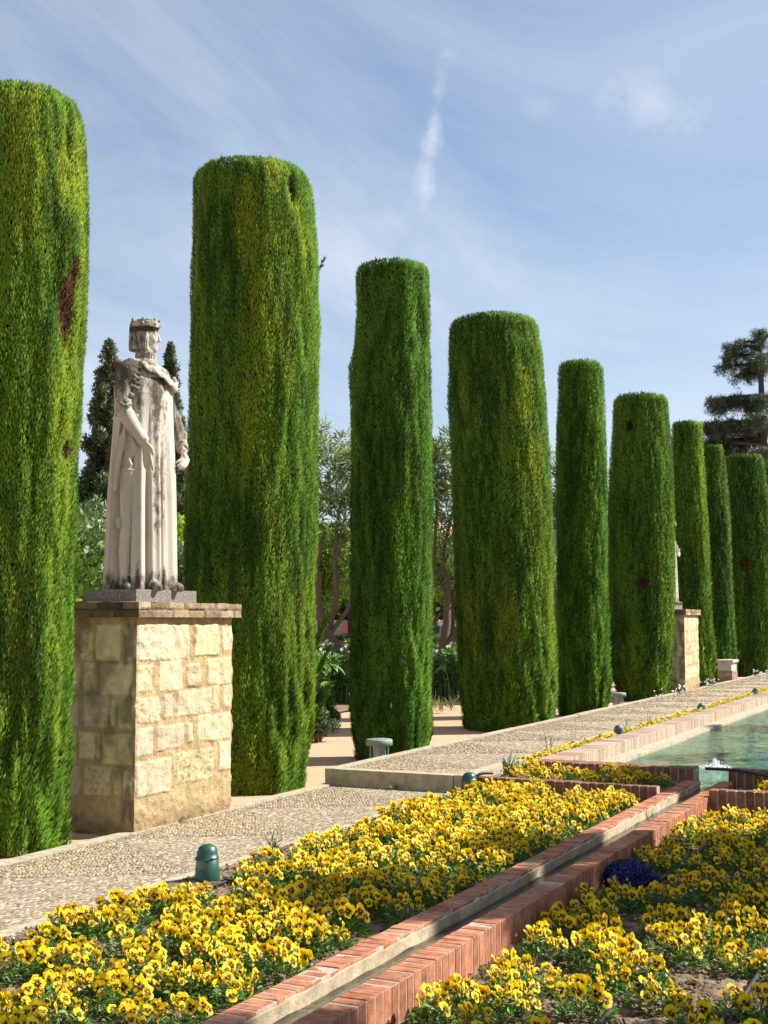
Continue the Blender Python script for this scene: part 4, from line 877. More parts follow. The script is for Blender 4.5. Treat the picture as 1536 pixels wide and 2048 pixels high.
# ------------------------------------------------------------------ pansies
YEL, YE2, BLO, EYE = np.array([.93, .67, .010]), np.array([.92, .72, .03]), np.array([.055, .012, .008]), np.array([.75, .33, .01])
def blossom(seed):
    """a pansy flower, five petals, face towards +Z, about 6 cm across"""
    rg = np.random.default_rng(seed); mb = MB()
    # (axis angle, half width, length, blotched, height): two round petals behind, two at the sides, a broad one below
    pet = [(62, 50, .031, 0, -.003), (118, 50, .031, 0, -.0015), (158, 46, .028, 1, .0005), (22, 46, .028, 1, .0012), (270, 70, .030, 1, .0030)]
    ts = np.array([.04, .17, .20, .40, .47, .75, .93, 1.]); na = 11
    for (ang, hw, ln, blot, z0) in pet:
        low = ang > 200; ang = R(ang+rg.normal(0, 5)); hw = R(hw); ln *= rg.uniform(.90, 1.1); V = []; C = []; ph = rg.uniform(0, 6); cup = rg.uniform(-.004, .006); crk = rg.uniform(.0008, .0022)
        for i, t in enumerate(ts):
            for j in range(na):
                q = (j/(na-1)-.5)*2; al = q*hw; out_ = ln*(max(0., 1-abs(q)**2.6))**.34*(1-.07*low*math.exp(-(q/.18)**2))*(1+.02*math.sin(q*7+ph)); out_ = max(out_, ln*.25)
                rr = out_*t; u = ang+al
                zz_ = z0+cup*t*t+crk*t*t*math.sin(q*6+ph)+.0012*(1-abs(q))-(.006 if low else .002)*t*t*t
                V.append((rr*math.cos(u), rr*math.sin(u), zz_))
                rb = (.0185 if low else .0165)*(1-.35*abs(q))*(1+.18*math.sin(j*2.4+ph))
                if rr < .0042 and (low or blot): col = EYE
                elif blot and rr < rb: col = BLO
                elif not blot and rr < .009: col = BLO*.8+YEL*.2
                else: col = YEL*(1-.10*rg.random())
                C.append(col)
        F = [(i*na+j, i*na+j+1, (i+1)*na+j+1, (i+1)*na+j) for i in range(len(ts)-1) for j in range(na-1)]
        mb.add(V, F, np.array(C))
    mb.add([(-.003, 0, .003), (.003, 0, .003), (0, .004, .006), (0, -.004, .004)], [(0, 1, 2), (1, 0, 3)], (.5, .6, .2))
    return mb.mesh('blossom', M_petal, True)
ME_BL = [blossom(i) for i in range(7)]
def foliage_mesh(seed, n=120, spread=.115, height=.13, wilt=3):
    rg = np.random.default_rng(seed); mb = MB()
    a = rg.uniform(0, 2*math.pi, n); q = np.sqrt(rg.random(n)); r = q*spread; z = height*(1-q*q*.75)*rg.uniform(.15, .95, n)
    base = np.stack([r*np.cos(a), r*np.sin(a), z], -1); ang = a+rg.normal(0, .9, n); el = rg.uniform(-.1, 1.0, n)
    d = np.stack([np.cos(ang)*np.cos(el), np.sin(ang)*np.cos(el), np.sin(el)], -1); s = unit(np.cross(d, rg.normal(0, .5, (n, 3))+[0, 0, 1]))
    l = rg.uniform(.022, .048, n)[:, None]; w = l*rg.uniform(.28, .5, (n, 1)); up = unit(np.cross(s, d))
    P = [base, base+d*l*.35+s*w*.45, base+d*l*.75+s*w*.38, base+d*l-up*l*.15, base+d*l*.75-s*w*.38, base+d*l*.35-s*w*.45, base+d*l*.4-up*w*.18, base+d*l*.75-up*w*.2]
    V = np.stack(P, 1); T = np.array([(0, 1, 6), (0, 6, 5), (7, 2, 3), (7, 3, 4)]); Q = np.array([(1, 2, 7, 6), (5, 6, 7, 4)])
    off = (np.arange(n)*8)[:, None, None]
    c = (np.array([.07, .17, .025])+rg.random((n, 1))*np.array([.12, .17, .015]))*rg.uniform(.6, 1.25, (n, 1)); C = np.repeat(c, 8, 0)
    mb.add(V.reshape(-1, 3), (T[None]+off).reshape(-1, 3), C)
    mb.F[4].append((Q[None]+off).reshape(-1, 4)); mb.MI[4].append(np.zeros(n*2, int))
    for k in range(wilt*2):       # shrivelled flowers and buds
        a_, q_ = rg.uniform(0, 6.28), rg.random(); p = np.array([q_*spread*math.cos(a_), q_*spread*math.sin(a_), height*rg.uniform(.55, 1.05)])
        v = np.array([(0, 0, 1.5), (1, 0, .3), (0, 1, .5), (-1, 0, .2), (0, -1, .6), (0, 0, -.8)])*rg.uniform(.006, .012)*rg.uniform(.6, 1.3, (6, 3))+p
        mb.add(v, [(0, 1, 2), (0, 2, 3), (0, 3, 4), (0, 4, 1), (5, 2, 1), (5, 3, 2), (5, 4, 3), (5, 1, 4)], np.array([(.55, .40, .20), (.42, .27, .14), (.68, .55, .32), (.6, .45, .05), (.12, .2, .04)][k % 5]))
    return mb.mesh('foliage', M_leaf)
def stem_mesh(pts):
    mb = MB()
    for p in pts:
        p = np.array(p); mb.tube([(p[0]*.35, p[1]*.35, .0), (p[0]*.8, p[1]*.8, p[2]*.6), tuple(p)], .0013, 4, (.07, .17, .04), cap=False)
    return mb.mesh('stems', M_leaf)
SUNA = math.atan2(sdir.y, sdir.x)
def pansy(seed, nb, spread, height):
    rg = np.random.default_rng(seed); root = bpy.data.objects.new('pansy', None); COL.objects.link(root)
    obj('foliage', foliage_mesh(seed, int(110+nb*9), spread*1.15, height*1.05, 4+nb//3), root); tips = []
    for k in range(nb):
        for tr in range(30):
            a, q = rg.uniform(0, 6.28), math.sqrt(rg.random())*spread
            p = (q*math.cos(a), q*math.sin(a), height*(1.12-.42*(q/spread)**2)+rg.uniform(-.012, .02))
            if all((Vector(p)-Vector(t)).length > .034 for t in tips): break
        tips.append(p)
        b = obj('blossom', ME_BL[rg.integers(7)], root, p)
        az = R(-108)+rg.normal(0, .70); tilt = rg.uniform(.85, 1.5)
        if rg.random() < .18: az = rg.uniform(0, 6.28)
        n = Vector((math.sin(tilt)*math.cos(az), math.sin(tilt)*math.sin(az), math.cos(tilt)))
        upv = (Vector((0, 0, 1))-n*n.z).normalized(); rt = upv.cross(n)
        m = Matrix((rt, upv, n)).transposed().to_4x4() @ Matrix.Rotation(rg.normal(0, .25), 4, 'Z')
        b.matrix_local = Matrix.Translation(p) @ m @ Matrix.Scale(rg.choice([rg.uniform(.55, .8), rg.uniform(.8, 1.15), rg.uniform(.9, 1.15)])*1.03, 4)
    obj('stems', stem_mesh(tips), root)
    return root
PROTO = [(pansy(500+i, nb, sp, h), nb) for i, (nb, sp, h) in enumerate([(6, .075, .12), (9, .088, .12), (11, .10, .125), (13, .108, .13), (15, .115, .135), (18, .125, .14), (14, .12, .13)])]
spots = []
rg = np.random.default_rng(77)
def bed(x0, x1, y0, y1, z, step, drop, which):
    gx = 0
    for ix, x in enumerate(np.arange(x0, x1, step)):
        for iy, y in enumerate(np.arange(y0+.5*step*(ix % 2)*.9, y1, step)):
            xx, yy = x+rg.uniform(-.28, .28)*step, y+rg.uniform(-.28, .28)*step; yy = min(max(yy, y0), y1)
            if rg.random() < drop(xx, yy): continue
            spots.append((xx, yy, z, which, ix))
def in_view(x, y, m=.25):
    v = Vector((x, y, 0))-Vector((0, 0, 1.65)); w = v.dot(fwd)
    if w < 1: return False
    return abs(v.dot(cr)/w) < 768/2600+m/w*1.2 and v.dot(cu)/w > -1024/2600-m/w*1.6
bed(3.9, 11.65, 2.99, 4.52, ZL, .222, lambda x, y: .09 if x > 8.2 else (.26 if y < 3.4 else .17), 'left')
bed(3.9, 11.6, .66, 2.30, ZR, .250, lambda x, y: .06 if x > 8 else (.22 if x > 6.2 else .42), 'right')
bed(11.98, 12.9, 2.99, 4.40, .08, .25, lambda x, y: .12, 'planter')
bed(12.0, 12.9, .8, 2.30, .04, .25, lambda x, y: .2, 'planter right')
OBST = [(7.05, 4.55, .17), (6.85, 4.42, .13), (8.45, 2.25, .30), (8.15, 2.15, .22), (9.95, 2.31, .14), (11.65, 4.6, .12)]
spots = [s for s in spots if in_view(s[0], s[1], .5) and all(math.hypot(s[0]-o[0], s[1]-o[1]) > o[2] for o in OBST)]
strip = [(x+rg.uniform(-.04, .04), 4.61+rg.uniform(-.05, .05), .10, 'strip') for x in np.arange(13.15, 36, .19)]
strip = [s for s in strip if not any(abs(s[0]-x) < .14 for x in (16.86, 21.96, 27.0))]
spots.sort(key=lambda s: s[0]**2+s[1]**2)
rows = {}
for q in spots: rows.setdefault((q[3], q[4]), []).append(q)
names = {}; seen = {}
for key in sorted(rows): seen[key[0]] = seen.get(key[0], -1)+1; names.update({q: (seen[key[0]], j) for j, q in enumerate(sorted(rows[key], key=lambda q: -q[1]))})
spots = [q[:4]+(names[q],) for q in spots]; strip = [q+((i, 0),) for i, q in enumerate(strip)]
room = 300-len(spots)
near_strip = strip[:max(0, room)]; far_strip = strip[max(0, room):]
first = [True]*len(PROTO)
BEDN = {'left': 'the bed between the cobbled path and the brick channel', 'right': 'the lower bed right of the brick channel', 'planter': 'the small brick planter left of the channel mouth', 'planter right': 'the small brick planter right of the channel mouth', 'strip': 'the narrow strip between the cobbled path and the pool edge'}
ORD = 'first second third fourth fifth sixth seventh eighth ninth tenth eleventh twelfth thirteenth fourteenth fifteenth sixteenth seventeenth eighteenth nineteenth twentieth'.split()
def nth(i):
    if i < 20: return ORD[i]
    if i >= 98: return str(i+1)+'th'
    t = ['twenty', 'thirty', 'forty', 'fifty', 'sixty', 'seventy', 'eighty', 'ninety'][(i+1)//10-2]; return t+('-'+ORD[(i+1) % 10-1] if (i+1) % 10 else ('th'))
def place(s):
    x, y, z, w = s[:4]
    dens = x > 8.6 if w in ('left', 'right') else True
    r = rg.random(); k = (3+int(rg.integers(4)) if dens else 1+int(rg.integers(5))) if r > .12 else int(rg.integers(3))
    if w == 'strip': k = int(rg.integers(2, 5))
    if w.startswith('planter'): k = int(rg.integers(2, 5))
    o, nb = PROTO[k]
    if first[k]: first[k] = False
    else: o = copy_tree(o)
    o.location = (x, y, z-.008); o.rotation_euler = (0, 0, rg.normal(0, .35)); sc = rg.uniform(.86, 1.12)*(.8 if w == 'strip' else .88 if w.startswith('planter') else 1.); o.scale = (sc, sc, sc*rg.uniform(.85, 1.1))
    full = 'Full' if nb >= 14 else 'Medium' if nb >= 9 else 'Sparse'
    look = {'Full': 'crowded', 'Medium': 'medium', 'Sparse': 'sparse'}[full]; i, j = s[4]
    side = {'left': ('kerb', 'raised bed'), 'right': ('channel', 'lower bed'), 'planter': ('left end', 'left planter'), 'planter right': ('channel', 'right planter'), 'strip': ('', '')}[w]
    if w == 'strip': lab = look+' yellow pansy, '+nth(i)+' from the near end of the narrow strip beside the pool'
    else: lab = look+' yellow pansy, '+nth(i)+' row from the camera, '+nth(j)+' from the '+side[0]+', '+side[1]
    tag(o, lab, 'pansy', 'yellow pansies planted in the flower beds')
for s in spots+near_strip: place(s)
for k, (o, nb) in enumerate(PROTO):
    if first[k]: bpy.data.objects.remove(o)
# the rest of the strip, beyond the three hundred that show largest, as one mass
mb = MB()
for (x, y, z, w) in [q[:4] for q in far_strip]+[(x+rg.uniform(-.05, .05), 4.61+rg.uniform(-.05, .05), .10, 'strip') for x in np.arange(36, 40, .25)]:
    n = 12
    for k in range(n):
        a, q = rg.uniform(0, 6.28), math.sqrt(rg.random())*.10; p = np.array([x+q*math.cos(a), y+q*math.sin(a), z+.07+.05*rg.random()])
        t = rg.uniform(.7, 1.4); az = R(-115)+rg.normal(0, .8); nn = np.array([math.sin(t)*math.cos(az), math.sin(t)*math.sin(az), math.cos(t)]); sd = unit(np.cross([0, 0, 1.], nn)); uu = np.cross(nn, sd); r = .021
        V = [p+sd*r*math.cos(b)*(1+.2*math.cos(5*b))+uu*r*math.sin(b)*(1+.2*math.cos(5*b))+nn*.003*math.sin(3*b) for b in np.arange(10)*.6283]+[p+nn*.004]
        C = np.array([YEL]*10+[BLO]); mb.add(V, [(j, (j+1) % 10, 10) for j in range(10)], C)
    d = unit(rg.normal(0, 1, (30, 3))+[0, 0, .7]); b = np.array([x, y, z])+rg.normal(0, .045, (30, 3))*[1, 1, .3]+[0, 0, .02]; V, F = kites(b, d, unit(np.cross(d, rg.normal(0, 1, (30, 3)))), np.full(30, .06), np.full(30, .025)); mb.add(V, F, np.array([.06, .15, .03]))
tag(obj('distant_pansies', mb.mesh('distant_pansies', M_petal)), 'yellow pansies massed in the far narrow strip beside the pool', 'flowers', kind='stuff')

# fallen bits: cypress litter and petals blown onto the paving
mb = MB(); n = 900; x = rg.uniform(4.5, 20, n); y = np.where(rg.random(n) < .6, 6.2-np.abs(rg.normal(0, .22, n)), 4.78+np.abs(rg.normal(0, .25, n))); zz_ = np.where(x > 11.8, .15, 0)+.013; a = rg.uniform(0, 6.28, n)
d = np.stack([np.cos(a), np.sin(a), rg.normal(0, .15, n)], -1); V, F = kites(np.stack([x, y, zz_], -1), d, np.stack([-np.sin(a), np.cos(a), rg.normal(0, .2, n)], -1), rg.uniform(.012, .035, n), rg.uniform(.005, .014, n))
c = np.where((y < 5.1)[:, None] & (rg.random((n, 1)) < .35), np.array([[.75, .55, .06]]), np.where(rg.random((n, 1)) < .5, np.array([[.13, .085, .04]]), np.array([[.10, .13, .03]])))
mb.add(V, F, np.repeat(c, 4, 0)); tag(obj('fallen_leaves', mb.mesh('fallen_leaves', M_leaf)), 'dry cypress litter and fallen petals scattered on the cobbled path', 'litter', kind='stuff')

# dark blue lobelia mounds
def lobelia(x, y, z, r, lab, n):
    rg = np.random.default_rng(int(x*100)); root = empty('lobelia', (x, y, z), lab, 'flower', 'dark blue lobelia mounds')
    d = unit(rg.normal(0, 1, (n, 3))*[1, 1, .8]+[0, 0, .35]); d[:, 2] = np.abs(d[:, 2]); P = d*[r, r, r*.78]*rg.uniform(.80, 1.06, (n, 1))
    t = unit(d+rg.normal(0, .4, (n, 3))); V, F = kites(P, t, unit(np.cross(t, rg.normal(0, 1, (n, 3)))), np.full(n, .026), np.full(n, .010))
    obj('foliage', mesh('foliage', V, F, M_leaf, np.repeat(np.array([.025, .05, .03])*rg.uniform(.5, 1.5, (n, 1)), 4, 0)), root)
    m = n*2; d = unit(rg.normal(0, 1, (m, 3))+[0, 0, .35]); d[:, 2] = np.abs(d[:, 2]); P = d*[r, r, r*.78]*rg.uniform(.84, 1.20, (m, 1)); t = unit(np.cross(d, rg.normal(0, 1, (m, 3)))+d*.5)
    V, F = kites(P, t, unit(np.cross(t, d)), np.full(m, .015), np.full(m, .014)); obj('blossoms', mesh('blossoms', V, F, M_petal, np.repeat(np.array([.035, .025, .16])*rg.uniform(.2, 2.2, (m, 1)), 4, 0)), root)
lobelia(8.45, 2.25, ZR+.02, .165, 'dark blue lobelia mound growing against the brick channel wall', 1500)
lobelia(9.95, 2.31, ZR, .09, 'small dark blue lobelia tuft just beyond the larger mound', 400)
# a few seedlings, clover and weeds between the pansies
def weed(x, y, z, n, ln, lab, c=(.09, .19, .03), w=.3, name='weed'):
    rg = np.random.default_rng(int(x*977+y*31)); d = unit(rg.normal(0, .55, (n, 3))+[0, 0, 1]); b = rg.normal(0, .02, (n, 3))*[1, 1, 0]+[0, 0, -.01]+np.outer(rg.random(n)*.6*ln, [0, 0, 1])
    V, F = kites(b, d, unit(np.cross(d, rg.normal(0, 1, (n, 3)))), ln*rg.uniform(.4, 1., n), np.full(n, ln*w*.5)); tag(obj(name, mesh(name, V, F, M_leaf, np.repeat(np.array(c)*rg.uniform(.6, 1.4, (n, 1)), 4, 0)), None, (x, y, z)), lab, 'weed')
weed(5.55, 2.28, ZR, 70, .11, 'feathery pale green weed at the foot of the channel wall', (.16, .26, .05), .3)
weed(10.0, 2.48, .10, 12, .13, 'thin leafy weed rooted on top of the channel wall', (.10, .15, .05), .12)
weed(5.9, 3.0, ZL, 90, .055, 'tuft of fine grass on bare soil beside the channel wall', (.13, .22, .04), .1)
weed(8.1, 4.70, ZL, 24, .14, 'thin green weed growing at the kerb left of the near bollard', (.08, .16, .04), .16)
weed(11.72, 5.45, 0., 20, .09, 'small green weed at the foot of the path step', (.12, .2, .05), .3)
for i, x in enumerate((14.2, 15.1, 17.6, 18.8)):
    weed(x, 4.68, .10, 22, .30-.02*i, ['tall thin grass stalk at the near end of the narrow strip', 'wispy grass stalks just before the leaning strip bollard', 'wispy grass stalks just beyond the leaning strip bollard', 'wispy stalks halfway along the narrow strip'][i], (.10, .13, .05), .035, 'grass_stalks')
weed(12.25, 4.45, .08, 16, .24, 'grey-green thistle with broad leaves at the planter corner', (.19, .25, .18), .55, 'thistle')
weed(9.1, 6.13, .0, 26, .06, 'tiny weed at the foot of the near pedestal', (.10, .16, .04), .25)
weed(30.2, 4.7, .10, 60, .30, 'low green weed clump at the far kerb of the strip', (.09, .15, .03), .2)

# ------------------------------------------------------------------ garden lights
def bollard(x, y, z, lab, lean=0., rz=0., hgt=.27, r=.082, M_green=M_green):
    root = empty('garden_spotlight', (x, y, z), lab, 'garden light', 'green garden spotlights along the beds', rz); root.rotation_euler = (0, lean, rz)
    mb = MB(); mb.lathe([(0, -.06), (r*1.0, -.06), (r, .02), (r*.86, hgt*.62), (r*.82, hgt*.63)], n=28)
    obj('housing', mb.mesh('housing', M_green, True), root)
    mb = MB(); H = hgt
    mb.lathe([(r*.88, H*.60), (r*.92, H*.62), (r*.92, H*.65), (r*.85, H*.66), (r*.82, H*.78), (r*.66, H*.92), (r*.36, H*.99), (0, H*1.01)], n=28)
    obj('domed_cap', mb.mesh('domed_cap', M_green, True), root)
    # the lamp window cut in one side: a dark recess with its pale lens under a brim
    mb = MB(); a0 = R(172)
    V = []; F = []
    for i in range(7):
        a = a0+R(-38+i*12.7)
        for zz_, rr in ((hgt*.36, r*.95), (hgt*.60, r*.88)): V.append((rr*math.cos(a)*1.012, rr*math.sin(a)*1.012, zz_))
    F = [(2*i, 2*i+2, 2*i+3, 2*i+1) for i in range(6)]
    mb.add(V, F); obj('lamp_window', mb.mesh('lamp_window', M_glass2, True), root)
    mb = MB()
    for i in range(7):
        pass
    V = []
    for i in range(9):
        a = a0+R(-52+i*13); V += [(r*.87*math.cos(a), r*.87*math.sin(a), hgt*.64), (r*1.02*math.cos(a), r*1.02*math.sin(a), hgt*.605), (r*1.02*math.cos(a), r*1.02*math.sin(a), hgt*.585), (r*.87*math.cos(a), r*.87*math.sin(a), hgt*.60)]
    F = [(4*i+j, 4*i+4+j, 4*i+4+(j+1) % 4, 4*i+(j+1) % 4) for i in range(8) for j in range(4)]
    mb.add(V, F); mb.add([V[0], V[1], V[2], V[3]], [(0, 1, 2, 3)]); mb.add(V[-4:], [(3, 2, 1, 0)])
    obj('brim', mb.mesh('brim', M_green), root)
    return root
M_glass2 = simple('lamp_lens', (.10, .12, .11), .2, spec=.6)
bollard(7.08, 4.60, ZL, 'dark green dome-topped spotlight among the pansies at the kerb, nearest the camera', hgt=.225, r=.080)
bollard(11.60, 4.62, .03, 'dark green dome-topped spotlight in front of the cobbled step', hgt=.195, r=.080)
bollard(16.86, 4.62, .10, 'leaning grey-green spotlight in the narrow strip of pansies, nearest of the strip', -.5, .4, .22, .070, M_greyg)
bollard(21.96, 4.62, .10, 'grey-green spotlight in the middle of the narrow strip of pansies', -.55, .5, .22, .073, M_greyg)
bollard(27.0, 4.62, .10, 'grey-green spotlight farthest along the narrow strip of pansies', -.4, 1.9, .22, .075, M_greyg)
def mushroom(x, y, z, lab):
    root = empty('mushroom_light', (x, y, z), lab, 'garden light', 'flat-topped path lights between the cypresses')
    mb = MB(); mb.lathe([(0, .335), (.140, .335), (.152, .325), (.152, .265), (.140, .262), (.02, .262), (0, .262)], n=32); obj('flat_cap', mb.mesh('flat_cap', M_pale, True), root)
    for k in range(4):
        a = R(45+90*k+12); mb = MB(); mb.tube([(.115*math.cos(a), .115*math.sin(a), -.02), (.115*math.cos(a), .115*math.sin(a), .265)], .012, 8); obj('post', mb.mesh('post', M_pale, True), root)
    mb = MB(); mb.lathe([(0, .0), (.135, .0), (.135, .045), (.02, .05), (0, .05)], n=24); obj('base_ring', mb.mesh('base_ring', M_pale, True), root)
    mb = MB(); mb.lathe([(.06, .04), (.066, .12), (.066, .265)], n=20); obj('lamp_glass', mb.mesh('lamp_glass', M_glass, True), root)
mushroom(13.55, 6.50, -.03, 'pale green flat-topped mushroom light at the foot of the slim dark cypress')
mushroom(24.2, 6.62, -.03, 'distant pale green mushroom light between the narrow and the swollen cypress')

# ------------------------------------------------------------------ hoses
def hose(pts, r, lab, name='irrigation_hose'):
    P = [Vector(p) for p in pts]; out = []
    for i in range(len(P)-1):
        p0, p1, p2, p3 = P[max(i-1, 0)], P[i], P[i+1], P[min(i+2, len(P)-1)]
        for k in range(8):
            t = k/8; out.append(.5*((2*p1)+(p2-p0)*t+(2*p0-5*p1+4*p2-p3)*t*t+(3*p1-p0-3*p2+p3)*t**3))
    out.append(P[-1]); mb = MB(); mb.tube(out, r, 8); tag(obj(name, mb.mesh(name, M_black, True)), lab, 'hose', 'black irrigation hoses in the beds')
def wav(y, z, x0, x1, seed): 
    rg = np.random.default_rng(seed); return [(x, y+rg.uniform(-.03, .03), z+rg.uniform(-.006, .016)) for x in np.arange(x0, x1, .5)]
hose(wav(4.42, ZL+.018, 3.5, 11.6, 1), .010, 'thin black drip hose lying along the kerb side of the raised bed')
hose(wav(3.85, ZL+.016, 3.5, 11.6, 2), .010, 'thin black drip hose down the middle of the raised bed')
hose(wav(3.28, ZL+.016, 3.5, 11.6, 3), .010, 'thin black drip hose on the soil nearest the channel in the raised bed')
hose(wav(2.08, ZR+.018, 3.5, 11.6, 4), .014, 'thick grey drip hose on bare soil nearest the channel in the lower bed')
hose(wav(1.62, ZR+.018, 3.5, 11.6, 5), .013, 'grey drip hose through the middle of the lower bed')
hose(wav(1.15, ZR+.018, 3.5, 11.6, 6), .013, 'grey drip hose farthest from the channel in the lower bed')
hose([(12.95, 2.68, .215), (12.85, 2.35, .222), (12.55, 2.0, .215), (12.2, 1.55, .20), (11.95, 1.0, .19), (11.9, .5, .16)], .015, 'thick black hose lying across the mouth of the water channel', 'black_hose')
hose([(11.9, 4.50, .19), (11.80, 4.58, .19), (11.74, 4.63, .14), (11.72, 4.62, .04)], .013, 'short bend of black hose over the left corner of the planter wall', 'black_hose')

# ------------------------------------------------------------------ fountain splashes
def splash(x, y, r, h, lab, seed):
    rg = np.random.default_rng(seed); mb = MB(); root = None
    def drop(p, s):
        v = np.array([(1, 0, 0), (0, 1, 0), (-1, 0, 0), (0, -1, 0), (0, 0, 1.5), (0, 0, -1)])*s*rg.uniform(.6, 1.3, (6, 3))+p
        mb.add(v, [(0, 1, 4), (1, 2, 4), (2, 3, 4), (3, 0, 4), (1, 0, 5), (2, 1, 5), (3, 2, 5), (0, 3, 5)])
    for k in range(260):
        a, q = rg.uniform(0, 6.28), rg.random()**.7*r; drop((q*math.cos(a), q*math.sin(a)*.7, .012*rg.random()), rg.uniform(.004, .014)*(1.2-q/r*.7))
    for k in range(130):
        t = rg.random(); a = rg.uniform(0, 6.28); q = (1-t)*r*.7*rg.random()+.01; drop((q*math.cos(a), q*math.sin(a), t*h*rg.uniform(.3, 1)), rg.uniform(.003, .010))
    tag(obj('water_splash', mb.mesh('water_splash', M_foam), None, (x, y, .03)), lab, 'splash', 'fountain splashes in the pool')
splash(14.75, 2.95, .26, .11, 'white splash nearest the channel mouth on the green pool', 1)
splash(16.3, 2.62, .30, .05, 'white splash at the right edge, beyond the nearest splash', 2)

# ------------------------------------------------------------------ small white flowers and bench
def white_sprays(x, y, z, n, lab, seed, wide=.3):
    rg = np.random.default_rng(seed); root = empty('white_flower_plant', (x, y, z), lab, 'plant', 'small white flowers at the foot of the cypresses')
    b = rg.normal(0, wide*.4, (n*6, 3))*[1, .5, 0]; d = unit(rg.normal(0, .5, (n*6, 3))+[0, -.2, 1]); V, F = kites(b, d, unit(np.cross(d, rg.normal(0, 1, (n*6, 3)))), rg.uniform(.06, .16, n*6), np.full(n*6, .012))
    obj('leaves', mesh('leaves', V, F, M_leaf, np.tile([.07, .13, .05], (len(V), 1))), root)
    m = n; p = rg.normal(0, wide*.5, (m, 3))*[1, .5, 0]+np.stack([0*np.arange(m), -.05*rg.random(m), rg.uniform(.05, .22, m)], -1)
    mb = MB()
    for q in p:
        s = rg.uniform(.012, .022)*(1+x/60); v = np.array([(1, 0, 0), (0, 1, 0), (-1, 0, 0), (0, -1, 0), (0, 0, 1), (0, 0, -1)])*s*rg.uniform(.6, 1.2, (6, 3))+q
        mb.add(v, [(0, 1, 4), (1, 2, 4), (2, 3, 4), (3, 0, 4), (1, 0, 5), (2, 1, 5), (3, 2, 5), (0, 3, 5)], (.82, .80, .82))
    obj('blossoms', mb.mesh('blossoms', M_petal), root)
for i, (x, y, n, lab) in enumerate([(25.4, 6.2, 9, 'sparse small white flowers at the path edge before the swollen cypress'), (27.3, 6.15, 12, 'small white flowers at the foot of the swollen cypress, left of the far pedestal'), (30.6, 6.2, 22, 'white flower cluster between the far pedestal and the small bench'), (36.6, 6.2, 14, 'white flowers at the path edge just beyond the small bench'), (38.6, 6.15, 12, 'farthest white flowers at the foot of the thick bald cypress')]):
    white_sprays(x, y, .10, n, lab, i+60)
bn = empty('stone_bench', (33.9, 6.42, .12), 'small brick bench with a pale stone slab top beyond the far pedestal', 'bench'); bn.scale = (.70, 1, .78)
mb = MB(); rough_box(mb, -.58, .58, -.22, .22, .62, .70, .05, .005, 4, (.50, .48, .43)); obj('slab_seat', mb.mesh('slab_seat', M_stone), bn)
mb = MB(); rough_box(mb, -.50, .50, -.17, .17, .36, .62, .05, .004, 6, (.55, .52, .46)); obj('white_course', mb.mesh('white_course', M_stone), bn)
mb = MB(); rgb = np.random.default_rng(3)
for r_ in range(6):
    for k in range(-1, 5):
        x0 = -.52+k*.26+(.13 if r_ % 2 else 0); x1 = min(x0+.25, .52); x0 = max(x0, -.52)
        if x1-x0 > .03: mb.box(x0, x1, -.19, .19, -.05+r_*.068, r_*.068+.006, np.array([.40, .26, .17])*rgb.uniform(.75, 1.2), 0, .004)
mb.box(-.505, .505, -.175, .175, -.06, .36, mi=1); obj('brick_base', mb.mesh('brick_base', [M_brick, M_mortar]), bn)

# ------------------------------------------------------------------ plants and trees of the garden behind
def at(bearing_px, D):      # plan position at distance D on a surveyed bearing
    a = R(25.42)-math.atan((bearing_px-768)*.9965/2600); return D*math.cos(a), D*math.sin(a), a
def crown(name, root, blobs, per, ln, wd, c0, c1, seed, droop=0., flowers=None, mat_=None, fill=.35, outw=.5):
    """leaves spread through the volume of many overlapping clumps (x,y,z,rx,rz)"""
    rg = np.random.default_rng(seed); Vs, Fs, Cs, Ns, off = [], [], [], [], 0
    for b in blobs:
        x, y, z, rx, rz = b; n = max(6, int(per*12.6*rx*rz/(ln*ln*wd*.5))); d = unit(rg.normal(0, 1, (n, 3))); q = rg.random(n)**fill
        P = np.array([x, y, z])+d*q[:, None]*[rx, rx, rz]; t = unit(d*outw+rg.normal(0, .6, (n, 3))+[0, 0, .25-droop]); s = unit(np.cross(t, rg.normal(0, 1, (n, 3)))); s = s*np.sign(np.sum(np.cross(s, t)*d, -1, keepdims=True)); Ns.append(np.repeat(unit(d*.55+np.cross(s, t)*.6+rg.normal(0, .2, (n, 3))+[0, 0, .15]), 4, 0))
        l = ln*rg.uniform(.6, 1.3, n); V, F = kites(P, t, s, l, l*wd); c = (np.array(c0)+(np.array(c1)-np.array(c0))*rg.random((n, 1)))*rg.uniform(.75, 1.2)*rg.uniform(.8, 1.2, (n, 1))
        Vs.append(V); Fs.append(F+off); off += len(V); Cs.append(np.repeat(c, 4, 0))
        if flowers:
            fc, share, fs = flowers; m = int(n*share)
            if m:
                k = rg.integers(0, n, m); P2 = np.array([x, y, z])+d[k]*[rx, rx, rz]*1.02; t = unit(rg.normal(0, 1, (m*3, 3))); V, F = kites(np.repeat(P2, 3, 0), t, unit(np.cross(t, rg.normal(0, 1, (m*3, 3)))), np.full(m*3, fs), np.full(m*3, fs*.9))
                Vs.append(V); Fs.append(F+off); off += len(V); Ns.append(np.repeat(np.repeat(d[k], 3, 0), 4, 0)); Cs.append(np.repeat(np.array(fc)*rg.uniform(.7, 1.1, (m*3, 1)), 4, 0))
    me = mesh(name, np.concatenate(Vs), np.concatenate(Fs), mat_ or M_leaf, np.clip(np.concatenate(Cs), 0, 1), smooth=True); me.normals_split_custom_set_from_vertices(unit(np.concatenate(Ns)))
    return obj(name, me, root)
def branchy(root, segs, col):
    mb = MB()
    for p, r in segs: mb.tube(p, r, 8, col)
    return obj('trunk', mb.mesh('trunk', M_bark, True), root)
